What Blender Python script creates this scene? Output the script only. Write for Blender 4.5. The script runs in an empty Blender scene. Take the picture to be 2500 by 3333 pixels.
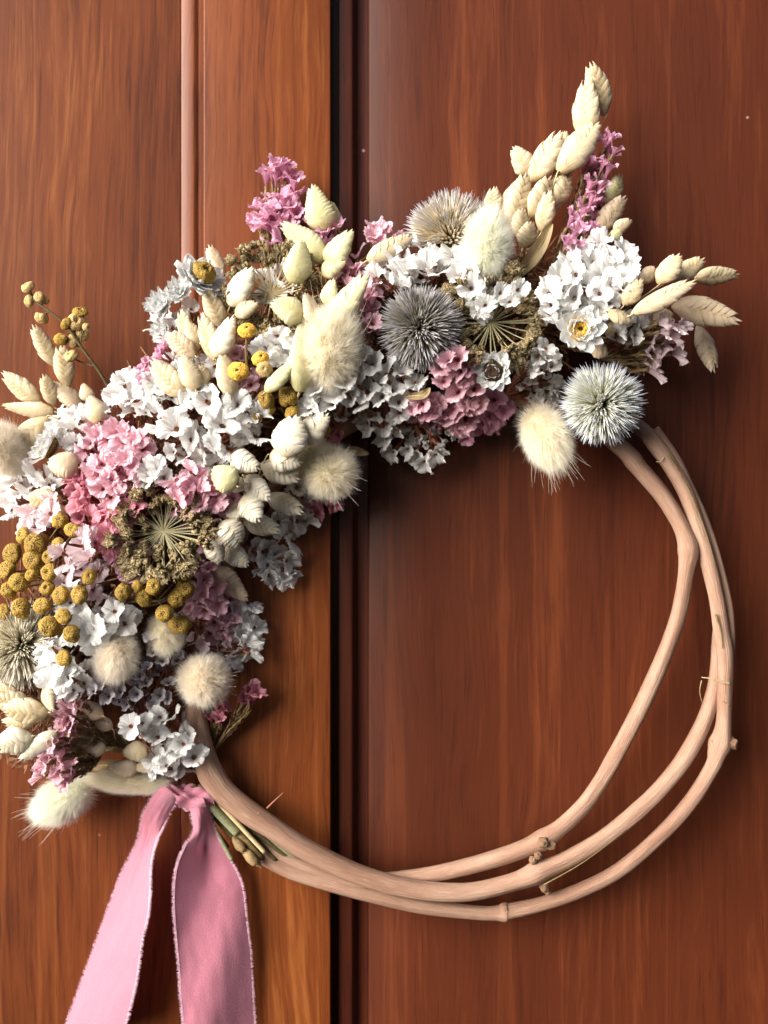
import bpy, math, random
import numpy as np
from mathutils import Vector, Matrix, Quaternion, noise
random.seed(7)
RNG = np.random.default_rng(7)
scene = bpy.context.scene
C = scene.collection
R = math.radians

# ------------------------------------------------------------------ camera
S = 0.00016            # metres per photo pixel on the door face
DCAM = 3125.0          # camera distance in the same pixels (0.5 m)
cam_d = bpy.data.cameras.new('camera')
cam = bpy.data.objects.new('camera', cam_d); C.objects.link(cam)
cam.location = (0, -DCAM * S, 0)
cam.rotation_euler = (R(90), 0, 0)
cam_d.sensor_fit = 'HORIZONTAL'; cam_d.sensor_width = 36
cam_d.lens = 36 * DCAM / 2500.0
cam_d.clip_start = 0.01; cam_d.clip_end = 50
cam_d.dof.use_dof = True
cam_d.dof.focus_distance = (DCAM - 300) * S
cam_d.dof.aperture_fstop = 11
scene.camera = cam

# ------------------------------------------------------------------ sky, sun, exposure
SUN_DIR = Vector((-0.78, -0.56, 0.33)).normalized()
world = bpy.data.worlds.new("World"); scene.world = world; world.use_nodes = True
wn = world.node_tree.nodes; wl = world.node_tree.links
bg = wn['Background']
sky = wn.new('ShaderNodeTexSky'); sky.sky_type = 'NISHITA'; sky.sun_disc = False
sky.sun_elevation = math.asin(SUN_DIR.z)
sky.sun_rotation = math.atan2(SUN_DIR.x, SUN_DIR.y)
wl.new(sky.outputs[0], bg.inputs[0]); bg.inputs[1].default_value = 0.065
sky.dust_density = 6.0; sky.ozone_density = 0.6; sky.air_density = 0.8
sun_d = bpy.data.lights.new('sun', 'SUN'); sun_d.energy = 4.8; sun_d.angle = R(56)
sun_d.color = (1.0, 0.975, 0.94)
sun = bpy.data.objects.new('sun', sun_d); C.objects.link(sun)
sun.rotation_euler = SUN_DIR.to_track_quat('Z', 'Y').to_euler()
scene.view_settings.view_transform = 'Standard'
scene.view_settings.look = 'None'
scene.view_settings.gamma = 1
scene.view_settings.exposure = 1.0

# ------------------------------------------------------------------ placing
def P(x, y, h=0.0):
    """photo pixel (x, y) at height h (pixels) off the door face -> world point"""
    k = S * (1 - h / DCAM)
    return Vector(((x - 1250) * k, -h * S, (1666.5 - y) * k))
def K(h=0.0):
    return S * (1 - h / DCAM)

RIDGE = [(60, 2500, 300), (230, 2080, 390), (420, 1700, 430), (700, 1300, 420), (1050, 1090, 400),
         (1450, 1030, 340), (1850, 980, 290), (2120, 950, 260)]
def H(x, y):
    best = 9e9; hw = 300
    for (ax, ay, aw), (bx, by, bw) in zip(RIDGE[:-1], RIDGE[1:]):
        dx, dy = bx - ax, by - ay
        t = max(0, min(1, ((x - ax) * dx + (y - ay) * dy) / (dx * dx + dy * dy)))
        d = math.hypot(x - ax - t * dx, y - ay - t * dy); w = aw + t * (bw - aw)
        if d / w < best / hw: best, hw = d, w
    q = min(1, best / hw)
    return 100 + 230 * (1 - q * q)

# ------------------------------------------------------------------ objects
WM = {}
def thing(name, label, cat, loc, group=None):
    o = bpy.data.objects.new(name, None); o.empty_display_size = 0.005; C.objects.link(o)
    o.location = loc; o['label'] = label; o['category'] = cat
    if group: o['group'] = group
    WM[o] = Matrix.Translation(loc)
    return o
def part(name, me, parent=None, W=None, mat=None, kind=None, label=None):
    W = W or Matrix.Identity(4)
    o = bpy.data.objects.new(name, me); C.objects.link(o)
    if parent is not None:
        o.parent = parent
        o.matrix_basis = WM[parent].inverted() @ W
    else:
        o.matrix_basis = W
    WM[o] = W
    if mat is not None:
        if len(me.materials) == 0: me.materials.append(mat)
        if me.materials[0] != mat:
            o.material_slots[0].link = 'OBJECT'; o.material_slots[0].material = mat
    if kind: o['kind'] = kind
    if label: o['label'] = label
    return o
def frame(pos, direction, spin=0.0, scale=(1, 1, 1), face=None):
    """matrix at pos with local Z along direction (and local Y near face when given)"""
    z = Vector(direction).normalized()
    if face is not None:
        y = Vector(face) - z * z.dot(Vector(face))
        if y.length < 1e-6: y = z.orthogonal()
        y.normalize(); x = y.cross(z)
        M = Matrix((x, y, z)).transposed()
    else:
        M = z.to_track_quat('Z', 'Y').to_matrix()
    M = M @ Matrix.Rotation(spin, 3, 'Z') @ Matrix.Diagonal(scale)
    return Matrix.Translation(pos) @ M.to_4x4()

class MB:
    """collects vertices, faces and one uv per vertex; builds one mesh"""
    def __init__(s): s.v = []; s.f = []; s.uv = []; s.mi = []
    def add(s, v, f, uv=None, mi=0):
        b = len(s.v); s.v += [tuple(p) for p in v]
        s.uv += list(uv) if uv is not None else [(0, 0)] * len(v)
        s.f += [tuple(i + b for i in q) for q in f]; s.mi += [mi] * len(f)
    def grid(s, nu, nv, fn, mi=0, wrap=False):
        b = len(s.v)
        for j in range(nv + 1):
            for i in range(nu + 1):
                p, uv = fn(i / nu, j / nv); s.v.append(tuple(p)); s.uv.append(uv)
        for j in range(nv):
            for i in range(nu):
                a = b + j * (nu + 1) + i
                s.f.append((a, a + 1, a + nu + 2, a + nu + 1)); s.mi.append(mi)
    def tube(s, pts, rad, n=8, mi=0, cap=True, twist=0, wob=None, vs=1.0):
        pts = [Vector(p) for p in pts]; m = len(pts)
        T = []
        for i in range(m):
            t = pts[min(i + 1, m - 1)] - pts[max(i - 1, 0)]
            T.append(t.normalized() if t.length > 1e-12 else Vector((0, 0, 1)))
        nrm = T[0].orthogonal().normalized(); b = len(s.v); L = 0
        for i in range(m):
            nrm = (nrm - T[i] * nrm.dot(T[i])).normalized(); bi = T[i].cross(nrm)
            if i: L += (pts[i] - pts[i - 1]).length
            r = rad[i] if hasattr(rad, '__len__') else rad
            for k in range(n + 1):
                a = 2 * math.pi * k / n
                rr = r * (wob(i, a) if wob else 1)
                s.v.append(tuple(pts[i] + (nrm * math.cos(a) + bi * math.sin(a)) * rr))
                s.uv.append((k / n, L * vs))
        for i in range(m - 1):
            for k in range(n):
                a = b + i * (n + 1) + k
                s.f.append((a, a + 1, a + n + 2, a + n + 1)); s.mi.append(mi)
        if cap:
            for i, rev in ((0, True), (m - 1, False)):
                c = len(s.v); s.v.append(tuple(pts[i])); s.uv.append((.5, 0))
                q = b + i * (n + 1)
                for k in range(n):
                    s.f.append((c, q + k + 1, q + k) if rev else (c, q + k, q + k + 1)); s.mi.append(mi)
    def blade(s, p0, p1, w, side, uv0=0.0, uv1=1.0, bend=None):
        """thin tapering strip from p0 to p1 (two segments)"""
        p0 = Vector(p0); p1 = Vector(p1); mid = (p0 + p1) / 2 + (bend if bend is not None else Vector())
        side = Vector(side).normalized() * w / 2; b = len(s.v)
        s.v += [tuple(p0 - side), tuple(p0 + side), tuple(mid - side * .8), tuple(mid + side * .8), tuple(p1)]
        um = (uv0 + uv1) / 2
        s.uv += [(0, uv0), (1, uv0), (0, um), (1, um), (.5, uv1)]
        s.f += [(b, b + 1, b + 3, b + 2), (b + 2, b + 3, b + 4)]; s.mi += [0, 0]
    def mesh(s, name, mats=(), smooth=True):
        me = bpy.data.meshes.new(name)
        me.from_pydata(s.v, [], s.f)
        uvl = me.uv_layers.new(name='UVMap')
        idx = np.zeros(len(me.loops), dtype=np.int32); me.loops.foreach_get('vertex_index', idx)
        uvl.data.foreach_set('uv', np.array(s.uv, dtype=np.float32)[idx].ravel())
        for m in mats: me.materials.append(m)
        if len(mats) > 1: me.polygons.foreach_set('material_index', np.array(s.mi, dtype=np.int32))
        if smooth: me.polygons.foreach_set('use_smooth', np.ones(len(me.polygons), dtype=bool))
        me.update(); return me

def catmull(pts, k=6):
    out = []; n = len(pts)
    for i in range(n - 1):
        p0 = pts[max(i - 1, 0)]; p1 = pts[i]; p2 = pts[i + 1]; p3 = pts[min(i + 2, n - 1)]
        for j in range(k):
            t = j / k
            out.append(tuple(0.5 * ((2 * b) + (-a + c) * t + (2 * a - 5 * b + 4 * c - d) * t * t + (-a + 3 * b - 3 * c + d) * t ** 3)
                             for a, b, c, d in zip(p0, p1, p2, p3)))
    out.append(tuple(pts[-1])); return out

# ------------------------------------------------------------------ materials
def srgb(r, g, b):
    f = lambda c: (c / 12.92 if c <= .04045 else ((c + .055) / 1.055) ** 2.4)
    return (f(r / 255), f(g / 255), f(b / 255), 1)
class NT:
    def __init__(s, name):
        s.m = bpy.data.materials.new(name); s.m.use_nodes = True
        s.n = s.m.node_tree.nodes; s.l = s.m.node_tree.links
        s.b = s.n['Principled BSDF']
    def node(s, t, **kw):
        nd = s.n.new(t)
        for k, v in kw.items():
            if k.startswith('i_'):
                nd.inputs[int(k[2:]) if k[2:].isdigit() else k[2:].replace('_', ' ')].default_value = v
            else: setattr(nd, k, v)
        return nd
    def link(s, a, b): s.l.new(a, b); return s
    def set(s, **kw):
        for k, v in kw.items(): s.b.inputs[k.replace('_', ' ')].default_value = v
        return s
    def noise(s, vec, scale, detail=3, rough=.5, dist=0):
        n = s.node('ShaderNodeTexNoise'); n.inputs['Scale'].default_value = scale
        n.inputs['Detail'].default_value = detail; n.inputs['Roughness'].default_value = rough
        n.inputs['Distortion'].default_value = dist
        if vec is not None: s.l.new(vec, n.inputs['Vector'])
        return n.outputs['Fac']
    def mapping(s, vec, scale=(1, 1, 1), loc=(0, 0, 0)):
        n = s.node('ShaderNodeMapping'); n.inputs['Scale'].default_value = scale; n.inputs['Location'].default_value = loc
        s.l.new(vec, n.inputs['Vector']); return n.outputs[0]
    def ramp(s, fac, stops, interp='LINEAR'):
        n = s.node('ShaderNodeValToRGB'); cr = n.color_ramp; cr.interpolation = interp
        while len(cr.elements) < len(stops): cr.elements.new(0.5)
        for e, (p, c) in zip(cr.elements, stops): e.position = p; e.color = c
        s.l.new(fac, n.inputs[0]); return n.outputs[0]
    def mix(s, fac, a, b, mode='MIX'):
        n = s.node('ShaderNodeMix'); n.data_type = 'RGBA'; n.blend_type = mode
        for sock, v in ((n.inputs[0], fac), (n.inputs[6], a), (n.inputs[7], b)):
            if hasattr(v, 'is_output'): s.l.new(v, sock)
            else: sock.default_value = v
        return n.outputs[2]
    def math(s, op, a, b=None, clamp=False):
        n = s.node('ShaderNodeMath'); n.operation = op; n.use_clamp = clamp
        for sock, v in ((n.inputs[0], a), (n.inputs[1], b)):
            if v is None: continue
            if hasattr(v, 'is_output'): s.l.new(v, sock)
            else: sock.default_value = v
        return n.outputs[0]
    def bump(s, h, strength, dist):
        n = s.node('ShaderNodeBump'); n.inputs['Strength'].default_value = strength; n.inputs['Distance'].default_value = dist
        s.l.new(h, n.inputs['Height']); s.l.new(n.outputs[0], s.b.inputs['Normal']); return n.outputs[0]
    def obj(s): return s.node('ShaderNodeTexCoord').outputs['Object']
    def uv(s):
        n = s.node('ShaderNodeTexCoord'); return n.outputs['UV']
    def rnd(s): return s.node('ShaderNodeObjectInfo').outputs['Random']
    def color(s, c): s.l.new(c, s.b.inputs['Base Color']); return s
    def translucent(s, col, fac):
        """thin petals let part of the light through"""
        t = s.node('ShaderNodeBsdfTranslucent'); m = s.node('ShaderNodeMixShader'); m.inputs[0].default_value = fac
        if hasattr(col, 'is_output'): s.l.new(col, t.inputs[0])
        else: t.inputs[0].default_value = col
        s.l.new(s.b.outputs[0], m.inputs[1]); s.l.new(t.outputs[0], m.inputs[2])
        s.l.new(m.outputs[0], s.n['Material Output'].inputs[0]); return s

def wood(name, dark, mid, light, seed, coat=0.5, rough=0.38, lines_amt=.42, wbroad=.46, wstreak=.42):
    t = NT(name); o = t.obj()
    v = t.mapping(o, (1, 1, 1), (seed, seed * .7, seed * .3))
    warp = t.noise(t.mapping(v, (6, 6, 1.6)), 2.2, 3, .5)
    vw = t.node('ShaderNodeVectorMath', operation='MULTIPLY_ADD')
    t.l.new(warp, vw.inputs[0]); vw.inputs[1].default_value = (.035, 0, 0); t.l.new(v, vw.inputs[2])
    vv = vw.outputs[0]
    broad = t.noise(t.mapping(vv, (34, 34, 3.0)), 1, 4, .55)
    streak = t.noise(t.mapping(vv, (330, 330, 22)), 1, 3, .6)
    fine = t.noise(t.mapping(vv, (900, 900, 40)), 1, 3, .6)
    blot = t.noise(t.mapping(v, (9, 9, 5)), 1, 3, .5)
    f = t.math('ADD', t.math('MULTIPLY', broad, wbroad), t.math('MULTIPLY', streak, wstreak))
    f = t.math('ADD', f, t.math('MULTIPLY', fine, .12))
    col = t.ramp(f, [(.34, dark), (.47, mid), (.53, mid), (.66, light)])
    col = t.mix(t.ramp(blot, [(.40, (0, 0, 0, 1)), (.72, (.55, .55, .55, 1))]), col, dark)
    seam = t.math('ABSOLUTE', t.math('SUBTRACT', t.noise(t.mapping(v, (26, 26, .30), (seed * 3, 0, 0)), 1, 2, .5), .5))
    col = t.mix(t.math('MULTIPLY', t.ramp(seam, [(.002, (1, 1, 1, 1)), (.010, (0, 0, 0, 1))]), .34), col, light)
    lines = t.noise(t.mapping(vv, (700, 700, 4)), 1, 2, .5)
    col = t.mix(t.math('MULTIPLY', t.ramp(lines, [(.52, (0, 0, 0, 1)), (.70, (1, 1, 1, 1))]), lines_amt), col, dark)
    pores = t.noise(t.mapping(vv, (1500, 1500, 30)), 1, 2, .5)
    col = t.mix(t.ramp(pores, [(.60, (0, 0, 0, 1)), (.74, (.5, .5, .5, 1))]), col, tuple(c * .35 for c in dark[:3]) + (1,))
    # a few dust specks and nicks on the varnish
    sp = t.node('ShaderNodeTexVoronoi'); sp.inputs['Scale'].default_value = 42
    t.l.new(t.mapping(v, (1, 1, 1)), sp.inputs['Vector'])
    sc = t.node('ShaderNodeSeparateColor'); t.l.new(sp.outputs['Color'], sc.inputs[0])
    speck = t.math('MULTIPLY', t.ramp(sp.outputs['Distance'], [(.02, (.7, .7, .7, 1)), (.045, (0, 0, 0, 1))]), t.math('GREATER_THAN', sc.outputs[0], .8))
    col = t.mix(speck, col, srgb(200, 160, 140))
    t.color(col)
    t.set(Roughness=.55, Coat_Weight=coat, Coat_Roughness=rough, Coat_IOR=1.6)
    t.set(**{'Specular IOR Level': .12})
    h = t.math('ADD', t.math('MULTIPLY', streak, .6), t.math('MULTIPLY', fine, .4))
    n = t.bump(h, .25, .0008)
    cb = t.node('ShaderNodeBump'); cb.inputs['Strength'].default_value = .25; cb.inputs['Distance'].default_value = .0015
    t.l.new(t.noise(t.mapping(v, (40, 40, 8)), 1, 3, .5), cb.inputs['Height'])
    t.l.new(cb.outputs[0], t.b.inputs['Coat Normal'])
    return t.m

M = {}
M['stile'] = wood('varnished_wood_orange', srgb(76, 32, 11), srgb(120, 61, 26), srgb(154, 90, 44), 1.3, .32, .38)
M['board'] = wood('varnished_wood_left', srgb(76, 32, 11), srgb(118, 59, 25), srgb(150, 86, 42), 5.1, .6, .40)
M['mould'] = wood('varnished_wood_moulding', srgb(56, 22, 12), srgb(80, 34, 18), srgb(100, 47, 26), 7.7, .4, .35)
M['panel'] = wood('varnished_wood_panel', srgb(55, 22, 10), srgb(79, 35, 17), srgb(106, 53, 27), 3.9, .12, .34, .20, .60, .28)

def petal(name, base, edge, vein, veinamt=1.0, tr=.32, inner=.30):
    t = NT(name); uv = t.uv(); sx = t.node('ShaderNodeSeparateXYZ'); t.l.new(uv, sx.inputs[0])
    u, v = sx.outputs[0], sx.outputs[1]
    col = t.ramp(v, [(0.0, vein), (inner * .5, base), (1.0, edge)])
    fr = t.math('ABSOLUTE', t.math('SUBTRACT', t.math('FRACT', t.math('MULTIPLY', u, 5.0)), .5))
    ln = t.ramp(fr, [(.0, (1, 1, 1, 1)), (.035, (0, 0, 0, 1))])
    fade = t.ramp(v, [(.25, (1, 1, 1, 1)), (.72, (0, 0, 0, 1))])
    k = t.math('MULTIPLY', t.math('MULTIPLY', ln, fade), .8 * veinamt)
    col = t.mix(k, col, vein)
    w = t.noise(t.mapping(uv, (34, 1.6, 1)), 1, 3, .6)
    col = t.mix(t.math('MULTIPLY', t.math('SUBTRACT', w, .46, True), 1.0), col, tuple(c * .74 for c in base[:3]) + (1,))
    col = t.mix(t.math('MULTIPLY', t.rnd(), .07), col, tuple(c * .8 for c in vein[:3]) + (1,))
    t.color(col).set(Roughness=.6); t.b.inputs['Specular IOR Level'].default_value = .25
    t.bump(w, 1.0, .0016); t.translucent(col, tr); return t.m
M['white'] = petal('white_papery_petal', srgb(248, 248, 245), srgb(253, 254, 252), srgb(196, 136, 116), .8, tr=.40, inner=.09)
M['lilacwhite'] = petal('lilac_white_petal', srgb(226, 218, 224), srgb(238, 234, 240), srgb(140, 84, 92))
M['bract'] = petal('white_straw_bract', srgb(238, 240, 238), srgb(248, 250, 250), srgb(226, 220, 196), 0)
M['rose'] = petal('rose_pink_petal', srgb(238, 174, 188), srgb(246, 210, 222), srgb(186, 98, 110), .4, tr=.38)
M['lilac'] = petal('lilac_pink_petal', srgb(224, 146, 180), srgb(237, 188, 212), srgb(160, 78, 108), .4, tr=.38)
M['pale'] = petal('pale_pink_petal', srgb(247, 216, 222), srgb(251, 236, 240), srgb(218, 126, 146), .7, tr=.4)
M['deep'] = petal('deep_rose_petal', srgb(220, 134, 152), srgb(234, 168, 182), srgb(150, 62, 76), .4, tr=.38)

def plain(name, a, b, scale=400, lo=.3, hi=.7, rough=.7, stretch=(1, 1, 1), bump=.3, dist=.0003, tr=0, sheen=0, coord='obj', spec=.3):
    t = NT(name); o = t.obj() if coord == 'obj' else t.uv()
    n = t.noise(t.mapping(o, stretch), scale, 4, .6)
    col = t.ramp(n, [(lo, a), (hi, b)])
    col = t.mix(t.math('MULTIPLY', t.rnd(), .35), col, tuple(c * .6 for c in a[:3]) + (1,))
    t.color(col).set(Roughness=rough); t.b.inputs['Specular IOR Level'].default_value = spec
    if sheen: t.set(Sheen_Weight=sheen, Sheen_Roughness=.4)
    if bump: t.bump(n, bump, dist)
    if tr: t.translucent(col, tr)
    return t.m
M['calyx'] = plain('rusty_calyx', srgb(150, 84, 64), srgb(186, 130, 104), 5, tr=.15)
M['calyx_green'] = plain('buff_calyx', srgb(128, 104, 70), srgb(172, 146, 106), 5, tr=.15)
M['stem'] = plain('dry_stem', srgb(112, 92, 56), srgb(156, 136, 92), 600)
M['stem_dark'] = plain('dark_olive_stem', srgb(66, 58, 34), srgb(104, 90, 52), 600)
M['stem_pale'] = plain('pale_straw_stem', srgb(188, 166, 120), srgb(222, 204, 162), 600)
M['stem_green'] = plain('grey_green_stem', srgb(120, 122, 88), srgb(160, 160, 126), 600)
M['filler'] = plain('dry_brown_tangle', srgb(84, 50, 34), srgb(142, 100, 68), 120, tr=.1)
M['leaf'] = plain('dry_buff_leaf', srgb(150, 128, 92), srgb(192, 172, 132), 200, stretch=(1, 1, .2), tr=.25)

def scalemat(name, base, light, rib_shade):
    t = NT(name); uv = t.uv(); sx = t.node('ShaderNodeSeparateXYZ'); t.l.new(uv, sx.inputs[0])
    col = t.ramp(sx.outputs[1], [(0, rib_shade), (.35, base), (.85, light), (1, rib_shade)])  # darker scale base paints the shadow lines between overlapping scales into the colour
    w = t.noise(t.mapping(uv, (26, 1.6, 1)), 1, 3, .55)
    col = t.mix(t.math('MULTIPLY', t.ramp(w, [(.5, (0, 0, 0, 1)), (.75, (1, 1, 1, 1))]), .35), col, rib_shade)
    b = t.noise(t.mapping(t.obj(), (1, 1, 1)), 3.0, 2, .5)
    col = t.mix(t.math('MULTIPLY', t.rnd(), .25), col, rib_shade)
    t.color(col).set(Roughness=.42); t.b.inputs['Specular IOR Level'].default_value = .4
    t.bump(w, .6, .0006); t.translucent(col, .22); return t.m
M['cream'] = scalemat('cream_chaff', srgb(216, 197, 158), srgb(230, 216, 188), srgb(182, 154, 110))
M['ivory'] = scalemat('greenish_ivory_chaff', srgb(216, 209, 158), srgb(230, 225, 186), srgb(186, 173, 116))
M['tan'] = scalemat('tan_chaff', srgb(220, 198, 166), srgb(236, 218, 192), srgb(186, 154, 116))
M['pearl'] = scalemat('pearly_chaff', srgb(228, 219, 196), srgb(240, 234, 218), srgb(194, 178, 142))

def fuzz(name, root, tip, tr=.35):
    t = NT(name); uv = t.uv(); sx = t.node('ShaderNodeSeparateXYZ'); t.l.new(uv, sx.inputs[0])
    col = t.ramp(sx.outputs[1], [(0, root), (1, tip)])
    t.color(col).set(Roughness=.6); t.b.inputs['Specular IOR Level'].default_value = .3
    t.translucent(col, tr); return t.m
M['fuzz_cream'] = fuzz('cream_fuzz', srgb(246, 238, 216), srgb(254, 251, 240), .55)
M['fuzz_white'] = fuzz('white_green_fuzz', srgb(240, 242, 222), srgb(254, 253, 246), .55)
M['fuzz_tan'] = fuzz('tan_fuzz', srgb(240, 230, 212), srgb(251, 246, 236), .55)
M['core'] = plain('bunny_tail_core', srgb(232, 220, 188), srgb(244, 236, 212), 6)

def spine(name, a, b, c, d):
    t = NT(name); uv = t.uv(); sx = t.node('ShaderNodeSeparateXYZ'); t.l.new(uv, sx.inputs[0])
    col = t.ramp(sx.outputs[1], [(0, a), (.45, b), (.78, c), (1, d)])
    dk = t.mix(t.math('MULTIPLY', t.rnd(), .4), col, tuple(v * .45 for v in b[:3]) + (1,))
    t.color(dk).set(Roughness=.5); t.translucent(dk, .12); return t.m
M['spine_blue'] = spine('blue_grey_spines', srgb(112, 104, 70), srgb(160, 153, 122), srgb(172, 168, 174), srgb(238, 234, 234))
M['spine_white'] = spine('white_blue_tip_spines', srgb(166, 158, 112), srgb(212, 212, 188), srgb(230, 232, 230), srgb(190, 204, 236))
M['spine_tan'] = spine('tan_blue_tip_spines', srgb(168, 146, 96), srgb(234, 216, 172), srgb(212, 204, 196), srgb(200, 208, 230))
M['spine_cream'] = spine('cream_spines', srgb(180, 166, 122), srgb(228, 218, 186), srgb(246, 240, 224), srgb(252, 250, 244))
M['seed'] = plain('dry_olive_seed', srgb(78, 68, 42), srgb(188, 166, 124), 5, lo=.42, hi=.60, stretch=(2, 2, 1), bump=.6, dist=.0006)
M['ray'] = plain('grey_green_ray', srgb(124, 118, 84), srgb(176, 168, 132), 700)
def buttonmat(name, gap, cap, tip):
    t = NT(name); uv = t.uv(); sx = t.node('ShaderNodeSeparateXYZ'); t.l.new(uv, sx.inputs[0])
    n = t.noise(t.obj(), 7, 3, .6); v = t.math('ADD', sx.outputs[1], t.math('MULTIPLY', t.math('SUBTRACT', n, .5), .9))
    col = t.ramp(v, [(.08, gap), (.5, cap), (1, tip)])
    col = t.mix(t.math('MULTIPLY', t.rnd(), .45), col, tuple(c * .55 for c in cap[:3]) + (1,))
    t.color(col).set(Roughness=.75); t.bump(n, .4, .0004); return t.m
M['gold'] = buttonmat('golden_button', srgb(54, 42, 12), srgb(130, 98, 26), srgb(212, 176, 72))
M['ochre'] = buttonmat('faded_ochre_button', srgb(112, 84, 44), srgb(188, 156, 96), srgb(224, 198, 142))
M['yellow'] = buttonmat('yellow_disc', srgb(134, 84, 14), srgb(222, 166, 44), srgb(250, 214, 100))
M['pit'] = plain('dark_disc_pit', srgb(34, 20, 8), srgb(66, 42, 16), 10)

def vinemat():
    t = NT('peeled_vine_wood'); uv = t.uv()
    w = t.noise(t.mapping(uv, (14, 3.5, 1)), 1, 4, .6); w2 = t.noise(t.mapping(uv, (3, 5, 1)), 1, 4, .6)
    f = t.noise(t.mapping(uv, (50, 25, 1)), 1, 3, .6)
    col = t.ramp(w2, [(.3, srgb(130, 97, 79)), (.5, srgb(150, 118, 99)), (.72, srgb(168, 141, 122))])
    col = t.mix(t.math('MULTIPLY', t.ramp(w, [(.45, (0, 0, 0, 1)), (.75, (1, 1, 1, 1))]), .36), col, srgb(128, 90, 72))
    col = t.mix(t.math('MULTIPLY', t.ramp(f, [(.55, (0, 0, 0, 1)), (.8, (1, 1, 1, 1))]), .3), col, srgb(228, 204, 178))
    t.color(col).set(Roughness=.62); t.b.inputs['Specular IOR Level'].default_value = .25
    t.bump(t.math('ADD', w, f), .6, .0009); return t.m
M['vine'] = vinemat()
M['node_bark'] = plain('rough_node_bark', srgb(120, 84, 60), srgb(196, 158, 126), 500, bump=.8, dist=.0008)
def ribbonmat():
    t = NT('dusty_pink_velvet'); uv = t.uv()
    g = t.noise(t.mapping(uv, (260, 170, 1)), 1, 3, .7); l = t.noise(t.mapping(uv, (5, 7, 1)), 1, 2, .5)
    col = t.mix(t.math('MULTIPLY', l, .6), srgb(158, 78, 98), srgb(174, 98, 116))
    col = t.mix(t.math('MULTIPLY', g, .35), col, srgb(226, 160, 180))
    t.color(col).set(Roughness=.6, Sheen_Weight=.75, Sheen_Roughness=.6)
    t.b.inputs['Sheen Tint'].default_value = srgb(255, 226, 244)
    t.b.inputs['Specular IOR Level'].default_value = .3
    t.bump(g, .5, .0006); t.translucent(srgb(214, 128, 150), .12); return t.m
M['ribbon'] = ribbonmat()
M['fray'] = plain('frayed_ribbon_thread', srgb(214, 166, 184), srgb(234, 200, 216), 800, tr=.3, bump=0)
# ------------------------------------------------------------------ the door
def door():
    d = thing('wooden_door', 'reddish brown varnished wooden door with stile, bead and recessed panel behind the wreath', 'door', P(1250, 1666.5, 0))
    def slab(name, prof, mat, z0=-2600, z1=6200):
        b = MB(); n = len(prof)
        for i, (x, h) in enumerate(prof):
            for z in (z0, z1):
                b.v.append(((x - 1250) * S, -h * S, (1666.5 - z) * S)); b.uv.append((x / 1000, z / 1000))
        b.f = [(2 * i, 2 * i + 2, 2 * i + 3, 2 * i + 1) for i in range(n - 1)]; b.mi = [0] * (n - 1)
        me = b.mesh(name, (mat,), True)
        me.polygons.foreach_set('use_smooth', np.array([abs(prof[i + 1][0] - prof[i][0]) < 40 for i in range(n - 1)]))
        try: me.set_sharp_from_angle(angle=R(28))
        except Exception: pass
        part(name, me, d, Matrix.Identity(4))
    slab('board', [(-2700, -120), (-2700, -3), (583, -3), (587, -5), (588, -12), (588, -120)], M['board'])
    bead = [(588.5, -120), (588.5, -12)] + [(625 - 35 * math.cos(a), -12 + 19 * math.sin(a)) for a in np.linspace(.05, math.pi - .05, 22)] + [(661, -12), (661, -120)]
    bead = [(588.5, -120), (588.5, -6), (592, -4), (612, -1.5), (628, 1), (634, 0), (640, -4), (645, -7), (656, -7), (661, -8), (661, -120)]
    slab('bead', bead, M['stile'])
    slab('stile', [(661.5, -120), (661.5, -8), (663, -2), (666, 0), (1070, 0), (1074, -2), (1076, -6), (1076, -160)], M['stile'])
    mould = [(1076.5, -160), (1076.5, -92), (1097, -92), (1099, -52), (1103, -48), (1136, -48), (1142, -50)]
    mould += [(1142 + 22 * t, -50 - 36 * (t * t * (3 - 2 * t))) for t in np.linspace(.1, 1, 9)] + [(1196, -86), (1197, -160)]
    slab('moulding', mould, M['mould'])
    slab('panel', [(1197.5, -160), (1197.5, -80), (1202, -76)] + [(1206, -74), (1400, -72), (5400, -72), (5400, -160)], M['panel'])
door()

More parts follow.
